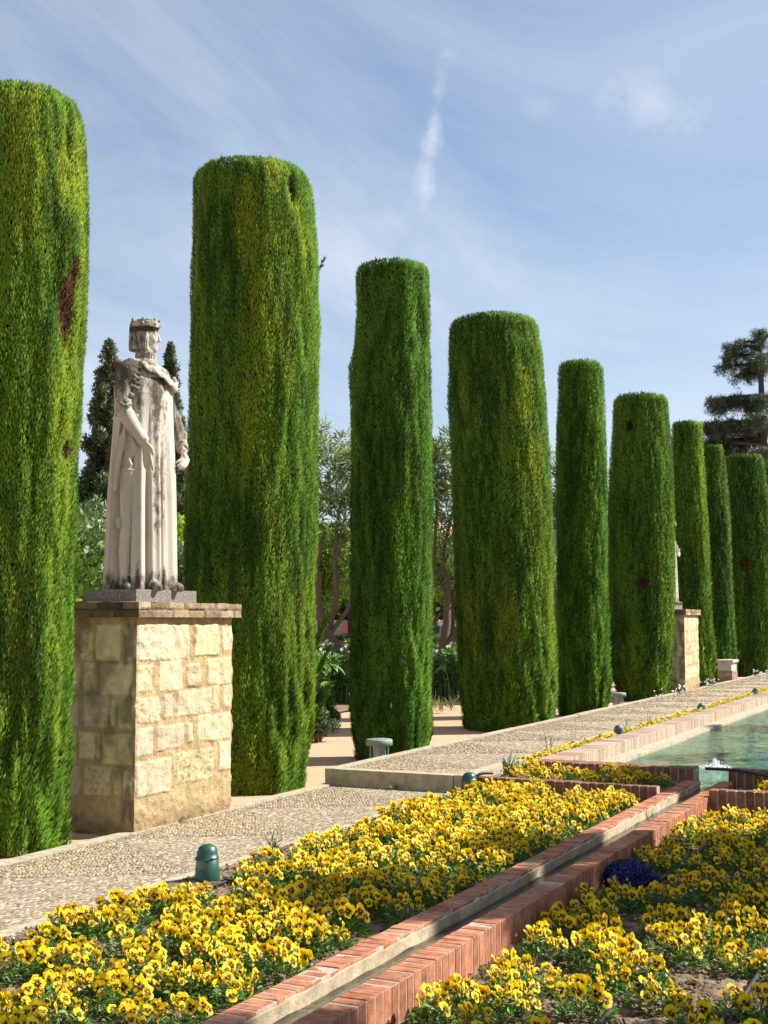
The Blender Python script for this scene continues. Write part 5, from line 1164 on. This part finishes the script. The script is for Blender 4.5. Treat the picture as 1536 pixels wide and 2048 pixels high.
def oleander(px, D, lab, trunks, blobs, seed, fl=((.85, .14, .24), .028, .055)):
    x, y, a = at(px, D); rt = Vector((math.sin(a), -math.cos(a), 0)); bk = Vector((math.cos(a), math.sin(a), 0)); root = empty('oleander_tree', (x, y, 0), lab, 'tree', 'oleander trees in the garden behind')
    m = lambda u, z, d=0: tuple(rt*u+bk*d+Vector((0, 0, z)))
    branchy(root, [([m(*q) for q in pts], np.linspace(r0, r1, len(pts))) for pts, r0, r1 in trunks], (.17, .12, .085))
    bl = [(*m(u, z, d), r, rz) for (u, z, r, rz, d) in blobs]
    rg = np.random.default_rng(seed); sub = []
    for (bx, by, bz, r, rz) in bl:
        for k in range(9): v = rg.normal(0, .55, 3)*[r, r, rz]; sub.append((bx+v[0], by+v[1], bz+v[2], r*.36, rz*.36))
    crown('crown', root, sub, .75, .20, .17, (.10, .18, .045), (.34, .43, .15), seed, flowers=(fl[0], fl[1]*1.3, fl[2]), fill=.5, outw=.9)
# gap between the second and third columns: forked, leaning trunk; origin 660 px
oleander(668, 28.5, 'oleander with a leaning forked trunk and pink flowers, between the second and third cypress', [
    ([(.75, -.1), (.35, .75), (-.15, 1.35), (-.32, 1.9), (-.42, 2.9), (-.2, 3.6)], .16, .05), ([(-.15, 1.3, .1), (.05, 2.2), (.0, 3.1), (.12, 4.2)], .085, .03), ([(-.1, 1.35), (.3, 1.9, .1), (.5, 2.6), (.42, 3.5)], .06, .02),
    ([(-.4, 2.6), (-.7, 3.3), (-.6, 4.4)], .05, .02), ([(.0, 3.0), (.35, 3.7, -.1), (.45, 4.6)], .04, .015), ([(-.2, 1.6), (-.75, 2.2, .2), (-.85, 3.4, .2)], .08, .03)],
    [(-.35, 5.6, .55, .5, 0), (.15, 5.2, .6, .6, .3), (.55, 4.6, .5, .7, 0), (-.5, 4.6, .45, .6, .2), (.1, 4.2, .5, .5, -.2), (.55, 3.6, .4, .5, 0), (-.55, 3.8, .4, .45, 0), (.6, 2.5, .3, .4, 0), (.75, 5.3, .4, .4, 0), (-.9, 5.2, .5, .6, .2), (1.0, 4.0, .5, .8, .3)], 31)
oleander(885, 29.5, 'oleander with a low forking trunk and few flowers, between the third and fourth cypress', [
    ([(-.35, -.1), (-.22, .5), (.0, 1.0), (.1, 1.6), (.12, 2.4), (.0, 3.2)], .16, .06), ([(.0, .95), (.35, 1.4), (.75, 1.7), (1.1, 2.3)], .10, .05), ([(.3, 1.3), (.5, 2.0, .2), (.62, 3.0), (.5, 4.0)], .07, .03), ([(.12, 2.2), (-.2, 3.0), (-.1, 4.4)], .07, .03), ([(.0, 3.1), (.25, 4.2)], .045, .02)],
    [(-.1, 5.4, .5, .55, 0), (.35, 5.1, .5, .5, .2), (0, 4.5, .45, .55, 0), (.45, 4.0, .35, .5, 0), (-.3, 3.9, .35, .5, .2), (.1, 3.2, .35, .35, -.1), (-.1, 2.5, .25, .3, 0), (.5, 2.7, .22, .3, 0), (-.7, 5.0, .5, .6, 0), (.9, 5.0, .5, .7, 0), (1.1, 3.8, .5, .7, 0)], 32)
oleander(1108, 33, 'oleander glimpsed as a sliver left of the narrow fifth cypress', [([(.0, -.1), (.1, 1.5), (-.05, 3)], .12, .06), ([(.05, 1.2), (.3, 2.4), (.2, 3.8)], .08, .03)],
    [(0, 5.2, .45, .6, 0), (.1, 4.3, .4, .6, 0), (-.1, 3.4, .4, .5, 0), (.5, 4.6, .5, .8, 0), (-.5, 4.8, .5, .7, 0)], 33)
oleander(1212, 40, 'oleander showing as a thin dappled strip between the fifth and sixth cypress', [([(.0, -.1), (.1, 1.5), (-.05, 3)], .14, .06), ([(.05, 1.0), (.4, 2.4), (.3, 3.8)], .09, .03)],
    [(0, 5.0, .5, .7, 0), (.1, 4.0, .45, .7, 0), (-.1, 3.0, .4, .6, 0), (.5, 4.6, .5, .8, 0)], 34)

def shrub(name, px, D, w, h, z0, lab, c0, c1, seed, group=None, ln=.13, wd=.45, flowers=None, per=.5, stem=True, cat='shrub'):
    x, y, a = at(px, D); root = empty(name, (x, y, 0), lab, cat, group); rg = np.random.default_rng(seed); bl = []
    for k in range(int(10+w*h*6)):
        u, v = rg.uniform(-.5, .5), rg.random(); bl.append((u*w*(1-.35*v), rg.uniform(-.4, .4)*w*.8, z0+(h-z0)*(.12+.82*v), .22*w*rg.uniform(.7, 1.3)+.05, .20*(h-z0)*rg.uniform(.6, 1.1)+.04))
    crown('leaves', root, bl, per, ln, wd, c0, c1, seed, flowers=flowers)
    if stem:
        mb = MB()
        for k in range(5): q = rg.uniform(-.25, .25, 2)*w; mb.tube([(q[0]*.2, q[1]*.2, -.05), (q[0]*.6, q[1]*.6, h*.4), (q[0], q[1], h*.8)], [.035, .025, .012], 6, (.17, .12, .08))
        obj('stems', mb.mesh('stems', M_bark), root)
    return root
wg = 'white-flowered shrubs behind the statue'
shrub('white_oleander', 176, 23, 2.0, 3.45, .3, 'tall shrub dotted with white flowers behind the statue, left of it', (.07, .13, .035), (.22, .30, .12), 41, wg, .13, .22, ((.85, .84, .72), .02, .055), .5)
shrub('white_oleander', 395, 24, 2.2, 2.9, .3, 'white-flowered shrub showing right of the statue, before the widest cypress', (.07, .13, .035), (.20, .28, .10), 42, wg, .13, .22, ((.85, .84, .72), .02, .055), .5)
shrub('bright_shrub', 160, 15.5, 1.1, 2.12, .3, 'bright lime green shrub low behind the near pedestal, left of the statue', (.12, .26, .015), (.30, .46, .03), 43, None, .10, .5)
shrub('bright_shrub', 30, 19, 2.4, 3.2, .3, 'green shrub mostly hidden behind the leftmost cypress', (.06, .14, .02), (.16, .25, .04), 44, None, .13, .4)
shrub('box_shrub', 636, 18.3, .42, .42, .0, 'small clipped dark shrub on the sand right of the widest cypress', (.03, .07, .015), (.08, .14, .03), 45, None, .035, .5, None, 1.)
shrub('box_shrub', 640, 20.5, .50, .58, .05, 'taller small shrub just behind the clipped one on the sand', (.04, .09, .015), (.10, .17, .03), 46, None, .045, .5, None, 1.)
# orange trees
def orange_tree(px, D, lab, r, zc, seed, yl=0.):
    x, y, a = at(px, D); root = empty('orange_tree', (x, y, 0), lab, 'tree', 'orange trees in the garden behind'); rg = np.random.default_rng(seed)
    mb = MB(); mb.tube([(0, 0, -.1), (.05, 0, 1.0), (0, .03, zc-r*.5)], [.13, .11, .09], 8, (.10, .07, .05))
    for k in range(5): b = rg.uniform(0, 6.28); mb.tube([(0, 0, zc-r*.7), (math.cos(b)*r*.6, math.sin(b)*r*.6, zc+r*.2)], [.07, .02], 6, (.10, .07, .05))
    obj('trunk', mb.mesh('trunk', M_bark), root)
    bl = []
    for k in range(34): d = unit(rg.normal(0, 1, 3)); q = rg.random()**.4; bl.append((d[0]*q*r, d[1]*q*r, zc+d[2]*q*r*.8, r*.30, r*.26))
    crown('crown', root, bl, .9, .15, .5, (.11+yl*.2, .25+yl*.1, .018), (.36+yl*.30, .54+yl*.06, .04), seed, fill=.5)
og = [(640, 47, 1.9, 3.6, 0, 'orange tree nearest the leaning oleander trunk, bright green'), (700, 50, 1.7, 3.7, .7, 'yellowish orange tree left of the slim dark cypress'), (600, 52, 2., 3.9, .1, 'orange tree hidden mostly by the widest cypress'), (868, 50, 1.6, 3.6, .8, 'yellow-green orange tree just right of the slim dark cypress'), (905, 46, 1.5, 3.5, .1, 'bright green orange tree behind the forked oleander'), (1000, 52, 2., 3.7, 0, 'orange tree hidden behind the broad fourth cypress'), (1112, 54, 1.8, 3.4, .2, 'orange tree glimpsed left of the narrow fifth cypress'), (1215, 60, 2, 3.6, 0, 'orange tree glimpsed between the fifth and sixth cypress'), (330, 50, 2.2, 3.9, .1, 'orange tree low behind the statue'), (180, 46, 2.0, 3.5, 0, 'orange tree behind the white-flowered shrub')]
for i, (px, D, r, zc, yl, lab) in enumerate(og): orange_tree(px, D, lab, r, zc, 400+i, yl)
# calla lilies
def calla(px, D, lab, w, h, seed, n=70):
    x, y, a = at(px, D); root = empty('calla_lily_plant', (x, y, 0.0), lab, 'plant', 'calla lilies in the garden bed'); rg = np.random.default_rng(seed); mb = MB(); ms = MB(); mf = MB()
    def leaf(p, az, el, L_, W_, c):
        d = np.array([math.cos(az)*math.cos(el), math.sin(az)*math.cos(el), math.sin(el)]); s = unit(np.cross(d, [0, 0, 1.])); u = np.cross(s, d); P = []
        for t, wd in ((-.12, .30), (.0, .72), (.25, 1.), (.55, .80), (.8, .42), (1., .0)):
            b = p+d*L_*t-u*L_*.30*t*t; P += [b-s*W_*wd*.5+u*W_*wd*.14, b-u*.0, b+s*W_*wd*.5+u*W_*wd*.14]
        F = [(3*i+j, 3*i+j+1, 3*i+4+j, 3*i+3+j) for i in range(5) for j in (0, 1)]; mb.add(P, F, np.array(c)*rg.uniform(.7, 1.25))
    for k in range(n):
        q = rg.normal(0, .33, 2)*[w, w*.6]; hh = h*rg.uniform(.35, 1.); az = rg.uniform(0, 6.28); o = rg.uniform(.02, .14); p = np.array([q[0]+o*math.cos(az), q[1]+o*math.sin(az), hh-.1])
        ms.tube([(q[0], q[1], -.03), (q[0], q[1], hh*.5), tuple(p)], .010, 5, (.10, .2, .05), cap=False); leaf(p, az, rg.uniform(-.5, .9), rg.uniform(.20, .32), rg.uniform(.13, .20), (.08, .19, .035) if rg.random() < .6 else (.20, .34, .08))
    for k in range(3):
        q = rg.normal(0, .35, 2)*[w, w*.5]; hh = h*rg.uniform(.95, 1.1); ms.tube([(q[0], q[1], 0), (q[0], q[1], hh)], .009, 5, (.10, .2, .05), cap=False)
        V = []; m = 9
        for i, (r, z) in enumerate(((.006, 0), (.013, .03), (.024, .055), (.036, .062))):
            for j in range(m): b = 2*math.pi*j/m; V.append((q[0]+r*math.cos(b)*1.1, q[1]+r*math.sin(b), hh+z+(.035*math.cos(b) if i == 3 else 0)))
        mf.add(V, [(i*m+j, i*m+(j+1) % m, (i+1)*m+(j+1) % m, (i+1)*m+j) for i in range(3) for j in range(m)], (.82, .80, .68))
    obj('leaves', mb.mesh('leaves', M_gloss), root); obj('stems', ms.mesh('stems', M_leaf), root); obj('blossoms', mf.mesh('blossoms', M_petal, True), root)
M_gloss = vcol('glossy_leaf', .28, .6, 0, trans=.15)
for i, (px, D, w, h, lab) in enumerate([(646, 26.2, .9, .95, 'dark calla lily clump right of the widest cypress'), (684, 26.6, .9, 1.05, 'calla lily clump under the leaning oleander trunk'), (664, 28.0, 1.0, 1.1, 'calla lily clump behind the two others under the oleander'), (876, 27.6, .8, 1.0, 'broad-leaved calla lily clump right of the slim dark cypress'), (906, 27.8, .8, 1.1, 'sunlit calla lily clump beside the broad fourth cypress'), (940, 28.5, .9, 1.1, 'calla lily clump mostly behind the broad fourth cypress'), (740, 27.5, 1.1, 1.0, 'calla lily clump hidden behind the slim dark cypress'), (1112, 33.5, .9, 1.0, 'calla lily clump glimpsed left of the narrow fifth cypress')]): calla(px, D, lab, w, h, 700+i)
weedlike = [(868, 24.2, 'pale withered stalk at the edge of the sand right of the slim cypress'), (880, 23.9, 'pale green tuft in the middle of the sand edge between two cypresses'), (900, 24.0, 'pale green tuft beside the broad fourth cypress')]
for px, D, lab in weedlike:
    x, y, a = at(px, D); weed(x, y, -.02, 40, .26, lab, (.26, .28, .10), .14, 'tuft')
# low clipped hedges with roses
def hedge(px0, px1, D, h, t, lab, seed, c0=(.06, .11, .03), c1=(.15, .22, .05), fl=None):
    x0, y0, _ = at(px0, D); x1, y1, _ = at(px1, D); L_ = math.hypot(x1-x0, y1-y0); root = empty('clipped_hedge', ((x0+x1)/2, (y0+y1)/2, 0), lab, 'hedge', 'low clipped hedges of the garden', math.atan2(y1-y0, x1-x0))
    rg = np.random.default_rng(seed); n = int(L_*(h*2+t)*420); f = rg.random(n); u = rg.uniform(-L_/2, L_/2, n); v = np.where(f < .4, -t/2, np.where(f < .6, t/2, rg.uniform(-t/2, t/2, n)))+rg.normal(0, .025, n); z = np.where(f < .6, rg.uniform(0, h, n), h)+rg.normal(0, .03, n)
    d = unit(rg.normal(0, .6, (n, 3))+np.stack([0*u, np.sign(v)*.4, .5+0*u], -1)); V, F = kites(np.stack([u, v, z], -1), d, unit(np.cross(d, rg.normal(0, 1, (n, 3)))), np.full(n, .09), np.full(n, .055)); c = (np.array(c0)+(np.array(c1)-np.array(c0))*rg.random((n, 1)))
    obj('leaves', mesh('leaves', V, F, M_leaf, np.repeat(c, 4, 0)), root); mb = MB(); mb.box(-L_/2, L_/2, -t/2+.03, t/2-.03, -.05, h-.04, (.02, .035, .01)); obj('inner_branches', mb.mesh('inner_branches', M_leaf), root)
    if fl:
        m = int(L_*fl[1]); mb = MB()
        for k in range(m):
            q = np.array([rg.uniform(-L_/2, L_/2), rg.uniform(-t/2, t/2), h+rg.uniform(.0, .22)]); s = rg.uniform(.035, .065)
            v = np.array([(1, 0, 0), (0, 1, 0), (-1, 0, 0), (0, -1, 0), (0, 0, .8), (0, 0, -1)])*s*rg.uniform(.7, 1.2, (6, 3))+q; mb.add(v, [(0, 1, 4), (1, 2, 4), (2, 3, 4), (3, 0, 4), (1, 0, 5), (2, 1, 5), (3, 2, 5), (0, 3, 5)], np.array(fl[0][rg.integers(len(fl[0]))])*rg.uniform(.8, 1.1))
        obj('blossoms', mb.mesh('blossoms', M_petal), root)
hedge(560, 1010, 31.5, .85, .8, 'low sunlit hedge with pink roses right behind the calla lilies', 1, fl=([(.75, .33, .34), (.8, .6, .45), (.8, .75, .6)], 4))
hedge(560, 1010, 37.5, .92, .9, 'second low hedge with orange and red flowers, behind the rose hedge', 2, fl=([(.8, .18, .05), (.75, .4, .35), (.8, .5, .1)], 5))
hedge(1090, 1240, 37, .9, .8, 'low hedge glimpsed between the fourth, fifth and sixth cypress', 3, fl=([(.8, .5, .1), (.7, .1, .1)], 5))
hedge(540, 1010, 58, 1.0, 1.2, 'farthest low dark hedge in front of the garden steps', 4, (.02, .05, .015), (.07, .11, .03))
for i, (px, D, lab) in enumerate([(628, 40, 'rose bush with pale pink flowers left of the leaning oleander trunk'), (697, 38, 'rose bush with magenta flowers beside the slim dark cypress'), (878, 43, 'rose bush with pale pink flowers under the forked oleander')]):
    shrub('rose_bush', px, D, .9, 1.25, .1, lab, (.05, .09, .02), (.14, .19, .05), 800+i, 'rose bushes in the garden', .08, .5, (((.8, .42, .42), (.75, .05, .25), (.8, .5, .48))[i], .02, .09), .5)

# wild dark cypress trees far behind the statue
def wild_cypress(px, D, lab, r, h, z0, seed, lean=0.):
    x, y, a = at(px, D); root = empty('dark_cypress', (x, y, 0), lab, 'tree', 'dark unclipped cypress trees behind the statue'); rg = np.random.default_rng(seed)
    mb = MB(); mb.tube([(0, 0, -.2), (0, 0, h*.5), (0, 0, h*.93)], [.28, .18, .04], 8, (.12, .09, .07)); obj('trunk', mb.mesh('trunk', M_bark), root); bl = []
    n = 300
    for k in range(n):
        t = (k+rg.random())/n; z = z0+(h-z0)*t; rr = r*(1-t)**.62*(.85 if t > .1 else .7)*math.sqrt(rg.random())*1.12; b = rg.uniform(0, 6.28); s = .13+.26*r*(1-t)**.7*rg.uniform(.5, 1.1)
        bl.append((rr*math.cos(b), rr*math.sin(b), z+rr*.3, s*.75, s*1.15))
    crown('crown', root, bl, 1.1, .17, .32, (.03, .06, .018), (.14, .17, .055), seed, fill=.45, outw=.7)
wild_cypress(208, 60, 'large ragged dark cypress rising left behind the statue', 2.0, 14.4, 1.0, 61)
wild_cypress(334, 62, 'dark cypress top showing just right of the statue head', 1.35, 14.8, 1.0, 62)
wild_cypress(352, 75, 'small dark cypress tip above the tiled roof', .7, 9.3, 1.0, 63)
# cedar
def cedar(px, D):
    x, y, a = at(px, D); root = empty('cedar_tree', (x, y, 0), 'big dark cedar with drooping level branches above the far cypress columns at the right', 'tree'); rg = np.random.default_rng(9); rt = np.array([math.sin(a), -math.cos(a), 0]); bk = np.array([math.cos(a), math.sin(a), 0])
    H = 18.6; segs = [([(0, 0, -.2), (0, 0, 6), (.1, 0, 12), (0, 0, H)], [.55, .45, .28, .05])]; bl = []
    def bough(z, ang, ln, rise):
        z = 1.65+(z-1.65)*1.10
        d = rt*math.cos(ang)+bk*math.sin(ang); pts = []; m = 7
        for i in range(m): t = i/(m-1); pts.append(tuple(d*ln*t+np.array([0, 0, z+rise*math.sin(t*1.9)*ln-.10*ln*t*t])))
        segs.append((pts, list(np.linspace(.15, .02, m))))
        side = np.cross(d, [0, 0, 1.])
        for k in range(int(ln*9)):
            t = rg.random()**.75*.95+.07; i = min(int(t*(m-1)), m-2); f = t*(m-1)-i; p = np.array(pts[i])*(1-f)+np.array(pts[i+1])*f+side*rg.normal(0, .26*ln*.35*(1.1-.4*t)); n = rg.integers(1, 6)
            for j in range(n): bl.append((p[0]+rg.normal(0, .1), p[1]+rg.normal(0, .1), p[2]+.08-.20*j, .17-.025*j, .085))
    for z, ang, ln, rise in [(16.4, 3.0, 1.3, .12), (16.0, 3.4, 2.0, .2), (15.6, 2.8, 2.3, .16), (15.1, 3.2, 2.5, .1), (14.8, 2.5, 2.0, .1), (16.6, 0, 1.2, .2), (16.5, 1.6, 1.3, .2), (16.6, 4.7, 1.2, .2), (15.6, 0, 2.2, .2), (15, .4, 2.6, .15), (15.2, 1.6, 2.2, .1), (15.2, 4.7, 2.2, .1),
        (13.5, 3.14, 3.1, .04), (13.3, 2.7, 2.8, .06), (13.2, 3.7, 2.9, .04), (13.3, .1, 3.2, .1), (13, 1.6, 3, .1), (13, 4.7, 3, .1),
        (12.1, 3.05, 4.1, .06), (12.0, 2.6, 3.6, .08), (11.9, 3.5, 3.9, .05), (11.8, 3.9, 3.4, .05), (12, .2, 4, .1), (11.9, 1.6, 3.8, .1), (11.9, 4.7, 3.8, .1),
        (11.2, 3.1, 4.6, .04), (11.0, 2.6, 4.2, .06), (10.9, 3.6, 4.4, .05), (10.4, 3.0, 4.8, .04), (10.2, 3.5, 4.6, .04), (10.3, 2.3, 4.2, .04), (10.8, .2, 4.5, .1), (10, 1.6, 4.8, .1), (10, 4.7, 4.8, .1), (9.3, 3.0, 5.0, .0), (9.2, 3.6, 4.8, .0), (9.2, .3, 5, .0)]: bough(z, ang, ln, rise)
    mb = MB()
    for p, r in segs: mb.tube(p, r, 7, (.07, .055, .045))
    obj('trunk', mb.mesh('trunk', M_bark, True), root)
    crown('crown', root, bl, .9, .24, .12, (.03, .055, .035), (.11, .14, .06), 10, droop=.75, fill=.5, outw=.9)
cedar(1534, 78)
for i, px in enumerate((300, 420, 560, 650, 730, 850, 930, 1030, 1130, 1220)):
    shrub('laurel', px, 102, 8.5, 6.3+.5*(i % 3), 0., 'tall dark laurel before the tiled building, %s from the left' % ['first', 'second', 'third', 'fourth', 'fifth', 'sixth', 'seventh', 'eighth', 'ninth', 'tenth'][i], (.03, .07, .02), (.12, .19, .04), 900+i, 'tall laurels before the tiled building', .5, .5, None, .45)
for i, px in enumerate((-900, -650, -420, -200, 20)):
    shrub('laurel', px, 64, 8., 5.5+.6*(i % 2), 0., 'broad laurel left of the row of columns, %s from its outer end' % ['first', 'second', 'third', 'fourth', 'fifth'][i], (.03, .07, .02), (.12, .19, .04), 950+i, 'laurels closing the left side of the garden', .4, .5, None, .4)
# tiled building, steps and people
def building():
    x0, y0, a0 = at(250, 118); x1, y1, a1 = at(1180, 112); L_ = math.hypot(x1-x0, y1-y0); root = empty('tiled_building', ((x0+x1)/2, (y0+y1)/2, 0), 'long low building with a pale terracotta tiled roof behind the garden trees', 'building', None, math.atan2(y1-y0, x1-x0))
    mb = MB(); mb.box(-L_/2, L_/2, 0, 9, -.2, 7.3, (.62, .52, .38)); obj('wall', mb.mesh('wall', vcol('render', .9, .1, .15, 2.)), root)
    # roof: tile ribs modelled across the slope
    n = int(L_/.28); u = np.linspace(-L_/2-.4, L_/2+.4, n*2+1); z = np.where(np.arange(len(u)) % 2, .09, 0.); V = []; rows = [(-.5, 7.2), (.9, 8.0), (2.3, 8.8), (3.7, 9.6), (5.1, 10.4)]
    for yy, zz_ in rows: V.append(np.stack([u, np.full_like(u, yy), zz_+z], -1))
    for yy, zz_ in ((9.9, 7.2),): V.append(np.stack([u, np.full_like(u, yy), zz_+z], -1))
    V = np.concatenate(V); m = len(u); i = np.arange(len(V)).reshape(-1, m); c = np.array([.52, .34, .24])*(.7+.6*vn(V[:, 0]*1.8, V[:, 1]*.8, V[:, 2], 4))[:, None]
    obj('roof', mesh('roof', V, np.stack([i[:-1, :-1], i[:-1, 1:], i[1:, 1:], i[1:, :-1]], -1).reshape(-1, 4), vcol('roof_tiles', .9, .1, .3, 3.), c), root)
    for k in range(12):
        xx = -L_/2+3+k*(L_-6)/11; mb = MB(); mb.box(xx-.5, xx+.5, -.06, .05, 4.2, 5.8, (.10, .09, .08)); w_ = obj('window', mb.mesh('window', M_dark), root)
        mb = MB(); mb.box(xx-.6, xx+.6, -.14, -.065, 4.05, 4.18, (.5, .44, .35)); obj('sill', mb.mesh('sill', M_conc), w_)
building()
def steps(px, D, n, w, lab):
    x, y, a = at(px, D); root = empty('garden_steps', (x, y, 0), lab, 'steps', 'stone steps at the far end of the garden', a-math.pi/2); mb = MB()
    for k in range(n): mb.box(-w/2, w/2, k*.42+.001*k, n*.42+3, -.1 if k == 0 else k*.19+.001, (k+1)*.19, np.array([.50, .40, .27])*(1 if k % 2 else .9))
    obj('treads', mb.mesh('treads', M_stone), root)
    for s in (-1, 1): mb = MB(); mb.box(s*(w/2+.2)-.2, s*(w/2+.2)+.2, -.3, n*.42+2.9, -.1, n*.19+.5, (.42, .33, .22)); obj('side_wall', mb.mesh('side_wall', M_stone), root)
    return root
steps(626, 86, 9, 5., 'left flight of pale stone steps seen past the leaning oleander'); steps(922, 86, 9, 3.6, 'right flight of pale stone steps with a person on it')
x_, y_, a_ = at(770, 90); rw = empty('retaining_wall', (x_, y_, 0), 'dark earth retaining wall between the far steps', 'wall', None, a_-math.pi/2); mb = MB(); mb.box(-14, 14, 0, .5, -.1, 1.7, (.40, .31, .20)); obj('masonry', mb.mesh('masonry', M_stone), rw)
# people
def person(x, y, z, yaw, top, legs, lab, hair=(.05, .035, .03), seed=0, h=.022):
    root = empty('person', (x, y, z), lab, 'person', None, yaw)
    def bodysdf(g, parts):
        s = SDF((-.42, -.32, -.02), (.42, .32, 1.80), h)
        if 'b' in parts:
            s.ell((0, -.01, 1.62), (.078, .095, .115), k=.02); s.cap((0, 0, 1.40), (0, 0, 1.53), .055, .052, .02); s.cap((0, -.09, 1.62), (0, -.11, 1.60), .012, .014, .01)
            for q in (-1, 1): s.ell((q*.08, 0, 1.61), (.012, .02, .03), k=.01)
        for q in (-1, 1):
            hip, kn, an = (q*.09, 0, .92), (q*.10, -.03*q, .50), (q*.10, .05*q, .08)
            if 'b' in parts or 'l' in parts: s.chain([hip, kn, an], [.085+g, .058+g, .042+g], .02)
            if 'b' in parts: s.cap((q*.10, .05*q, .045), (q*.12, -.12+.05*q, .03), .045, .035, .02)
            shd, el, wr = (q*.17, 0, 1.38), (q*.23, .03, 1.12), (q*.22, -.08*q, .90)
            if 'b' in parts or 't' in parts: s.chain([(q*.06, 0, 1.40), shd, el], [.06+g, .058+g, .045+g], .02)
            if 'b' in parts:
                s.chain([el, wr], [.042, .030], .01); s.ell((q*.22, -.09*q, .84), (.022, .04, .06), k=.01)
                for i in range(4): s.cap((q*.22, -.115*q+i*.018, .80), (q*.22, -.115*q+i*.018, .745+.008*i), .011, .009, .004)
        if 'b' in parts or 't' in parts: s.chain([(0, 0, 1.35), (0, 0, 1.12), (0, 0, .95)], [.13+g, .115+g, .125+g], .04)
        if 'l' in parts: s.cap((-.05, 0, .95), (.05, 0, .95), .115+g, k=.03)
        return s.mesh()
    for nm, g, parts, c in (('body', 0, 'b', (.45, .28, .20)), ('shirt', .014, 't', top), ('trousers', .012, 'l', legs)):
        V, F = bodysdf(g, parts); obj(nm, mesh(nm, V, F, vcol(nm+'_cloth', .8, .2, .1, 20.) if seed == 0 or nm not in bpy.data.materials else M_leaf, np.tile(c, (len(V), 1)), smooth=True), root)
    s = SDF((-.15, -.15, 1.5), (.15, .16, 1.8), h*.7); s.ell((0, .015, 1.655), (.092, .10, .10), k=.02); s.ell((0, .05, 1.60), (.08, .06, .09), k=.02); s.ell((0, -.12, 1.59), (.075, .07, .08), k=.01, mode='s'); V, F = s.mesh(); obj('hair', mesh('hair', V, F, M_bark, np.tile(hair, (len(V), 1)), smooth=True), root)
x_, y_, a_ = at(915, 84.2); person(x_, y_, 0., a_+math.pi/2, (.55, .60, .72), (.03, .04, .08), 'distant person in a pale shirt and dark trousers at the foot of the right steps')
x_, y_, a_ = at(876, 62.5); person(x_, y_, 0., a_-.8, (.04, .04, .07), (.03, .03, .04), 'distant person in dark clothes under the forked oleander', seed=1)
x_, y_, a_ = at(699, 70); person(x_, y_, 0., a_+2, (.65, .04, .16), (.05, .05, .06), 'distant person in a magenta top left of the slim dark cypress', seed=2)
# street lamp glimpsed between columns
def lamp_post(px, D):
    x, y, a = at(px, D); root = empty('street_lamp', (x, y, 0), 'grey lantern on a post peeking out right of the broad fourth cypress', 'lamp post'); mb = MB(); mb.lathe([(.12, -.05), (.10, .3), (.05, .5), (.04, 1.5), (.035, 2.85), (.06, 2.9), (.03, 2.95)], n=14); obj('post', mb.mesh('post', M_dark, True), root)
    mb = MB(); V = []
    for r, z in ((.10, 2.95), (.20, 3.42)):
        for k in range(4): b = R(45+90*k)+a; V.append((r*math.cos(b), r*math.sin(b), z))
    mb.add(V, [(k, (k+1) % 4, 4+(k+1) % 4, 4+k) for k in range(4)]+[(3, 2, 1, 0)]); obj('lantern_glass', mb.mesh('lantern_glass', M_glass), root)
    mb = MB()
    V = [(r*math.cos(R(45+90*k)+a), r*math.sin(R(45+90*k)+a), z) for r, z in ((.235, 3.42), (.235, 3.45), (.09, 3.62)) for k in range(4)]
    mb.add(V, [(i*4+k, i*4+(k+1) % 4, i*4+4+(k+1) % 4, i*4+4+k) for i in range(2) for k in range(4)]+[(0, 3, 2, 1), (8, 9, 10, 11)])
    for k in range(4): b = R(45+90*k)+a; mb.tube([(.102*math.cos(b), .102*math.sin(b), 2.94), (.204*math.cos(b), .204*math.sin(b), 3.43)], .009, 5)
    obj('lantern_frame', mb.mesh('lantern_frame', M_dark), root)
lamp_post(1105, 25.5)
# the wood that closes the view in every direction
rg = np.random.default_rng(5); bl = []
for k in range(420):
    a = rg.uniform(-.6, 1.25); D = rg.uniform(128, 150) if a > .15 else rg.uniform(105, 130); s = rg.uniform(1.6, 3.2); hh = 4.5 if a > .1 else 6.5
    bl.append((D*math.cos(a), D*math.sin(a), rg.uniform(0, hh), s, s*.8))
o = crown('distant_trees', None, bl, 1.2, .8, .6, (.022, .045, .015), (.07, .105, .03), 77); tag(o, 'dark wood of distant trees closing the garden', 'wood', kind='stuff')
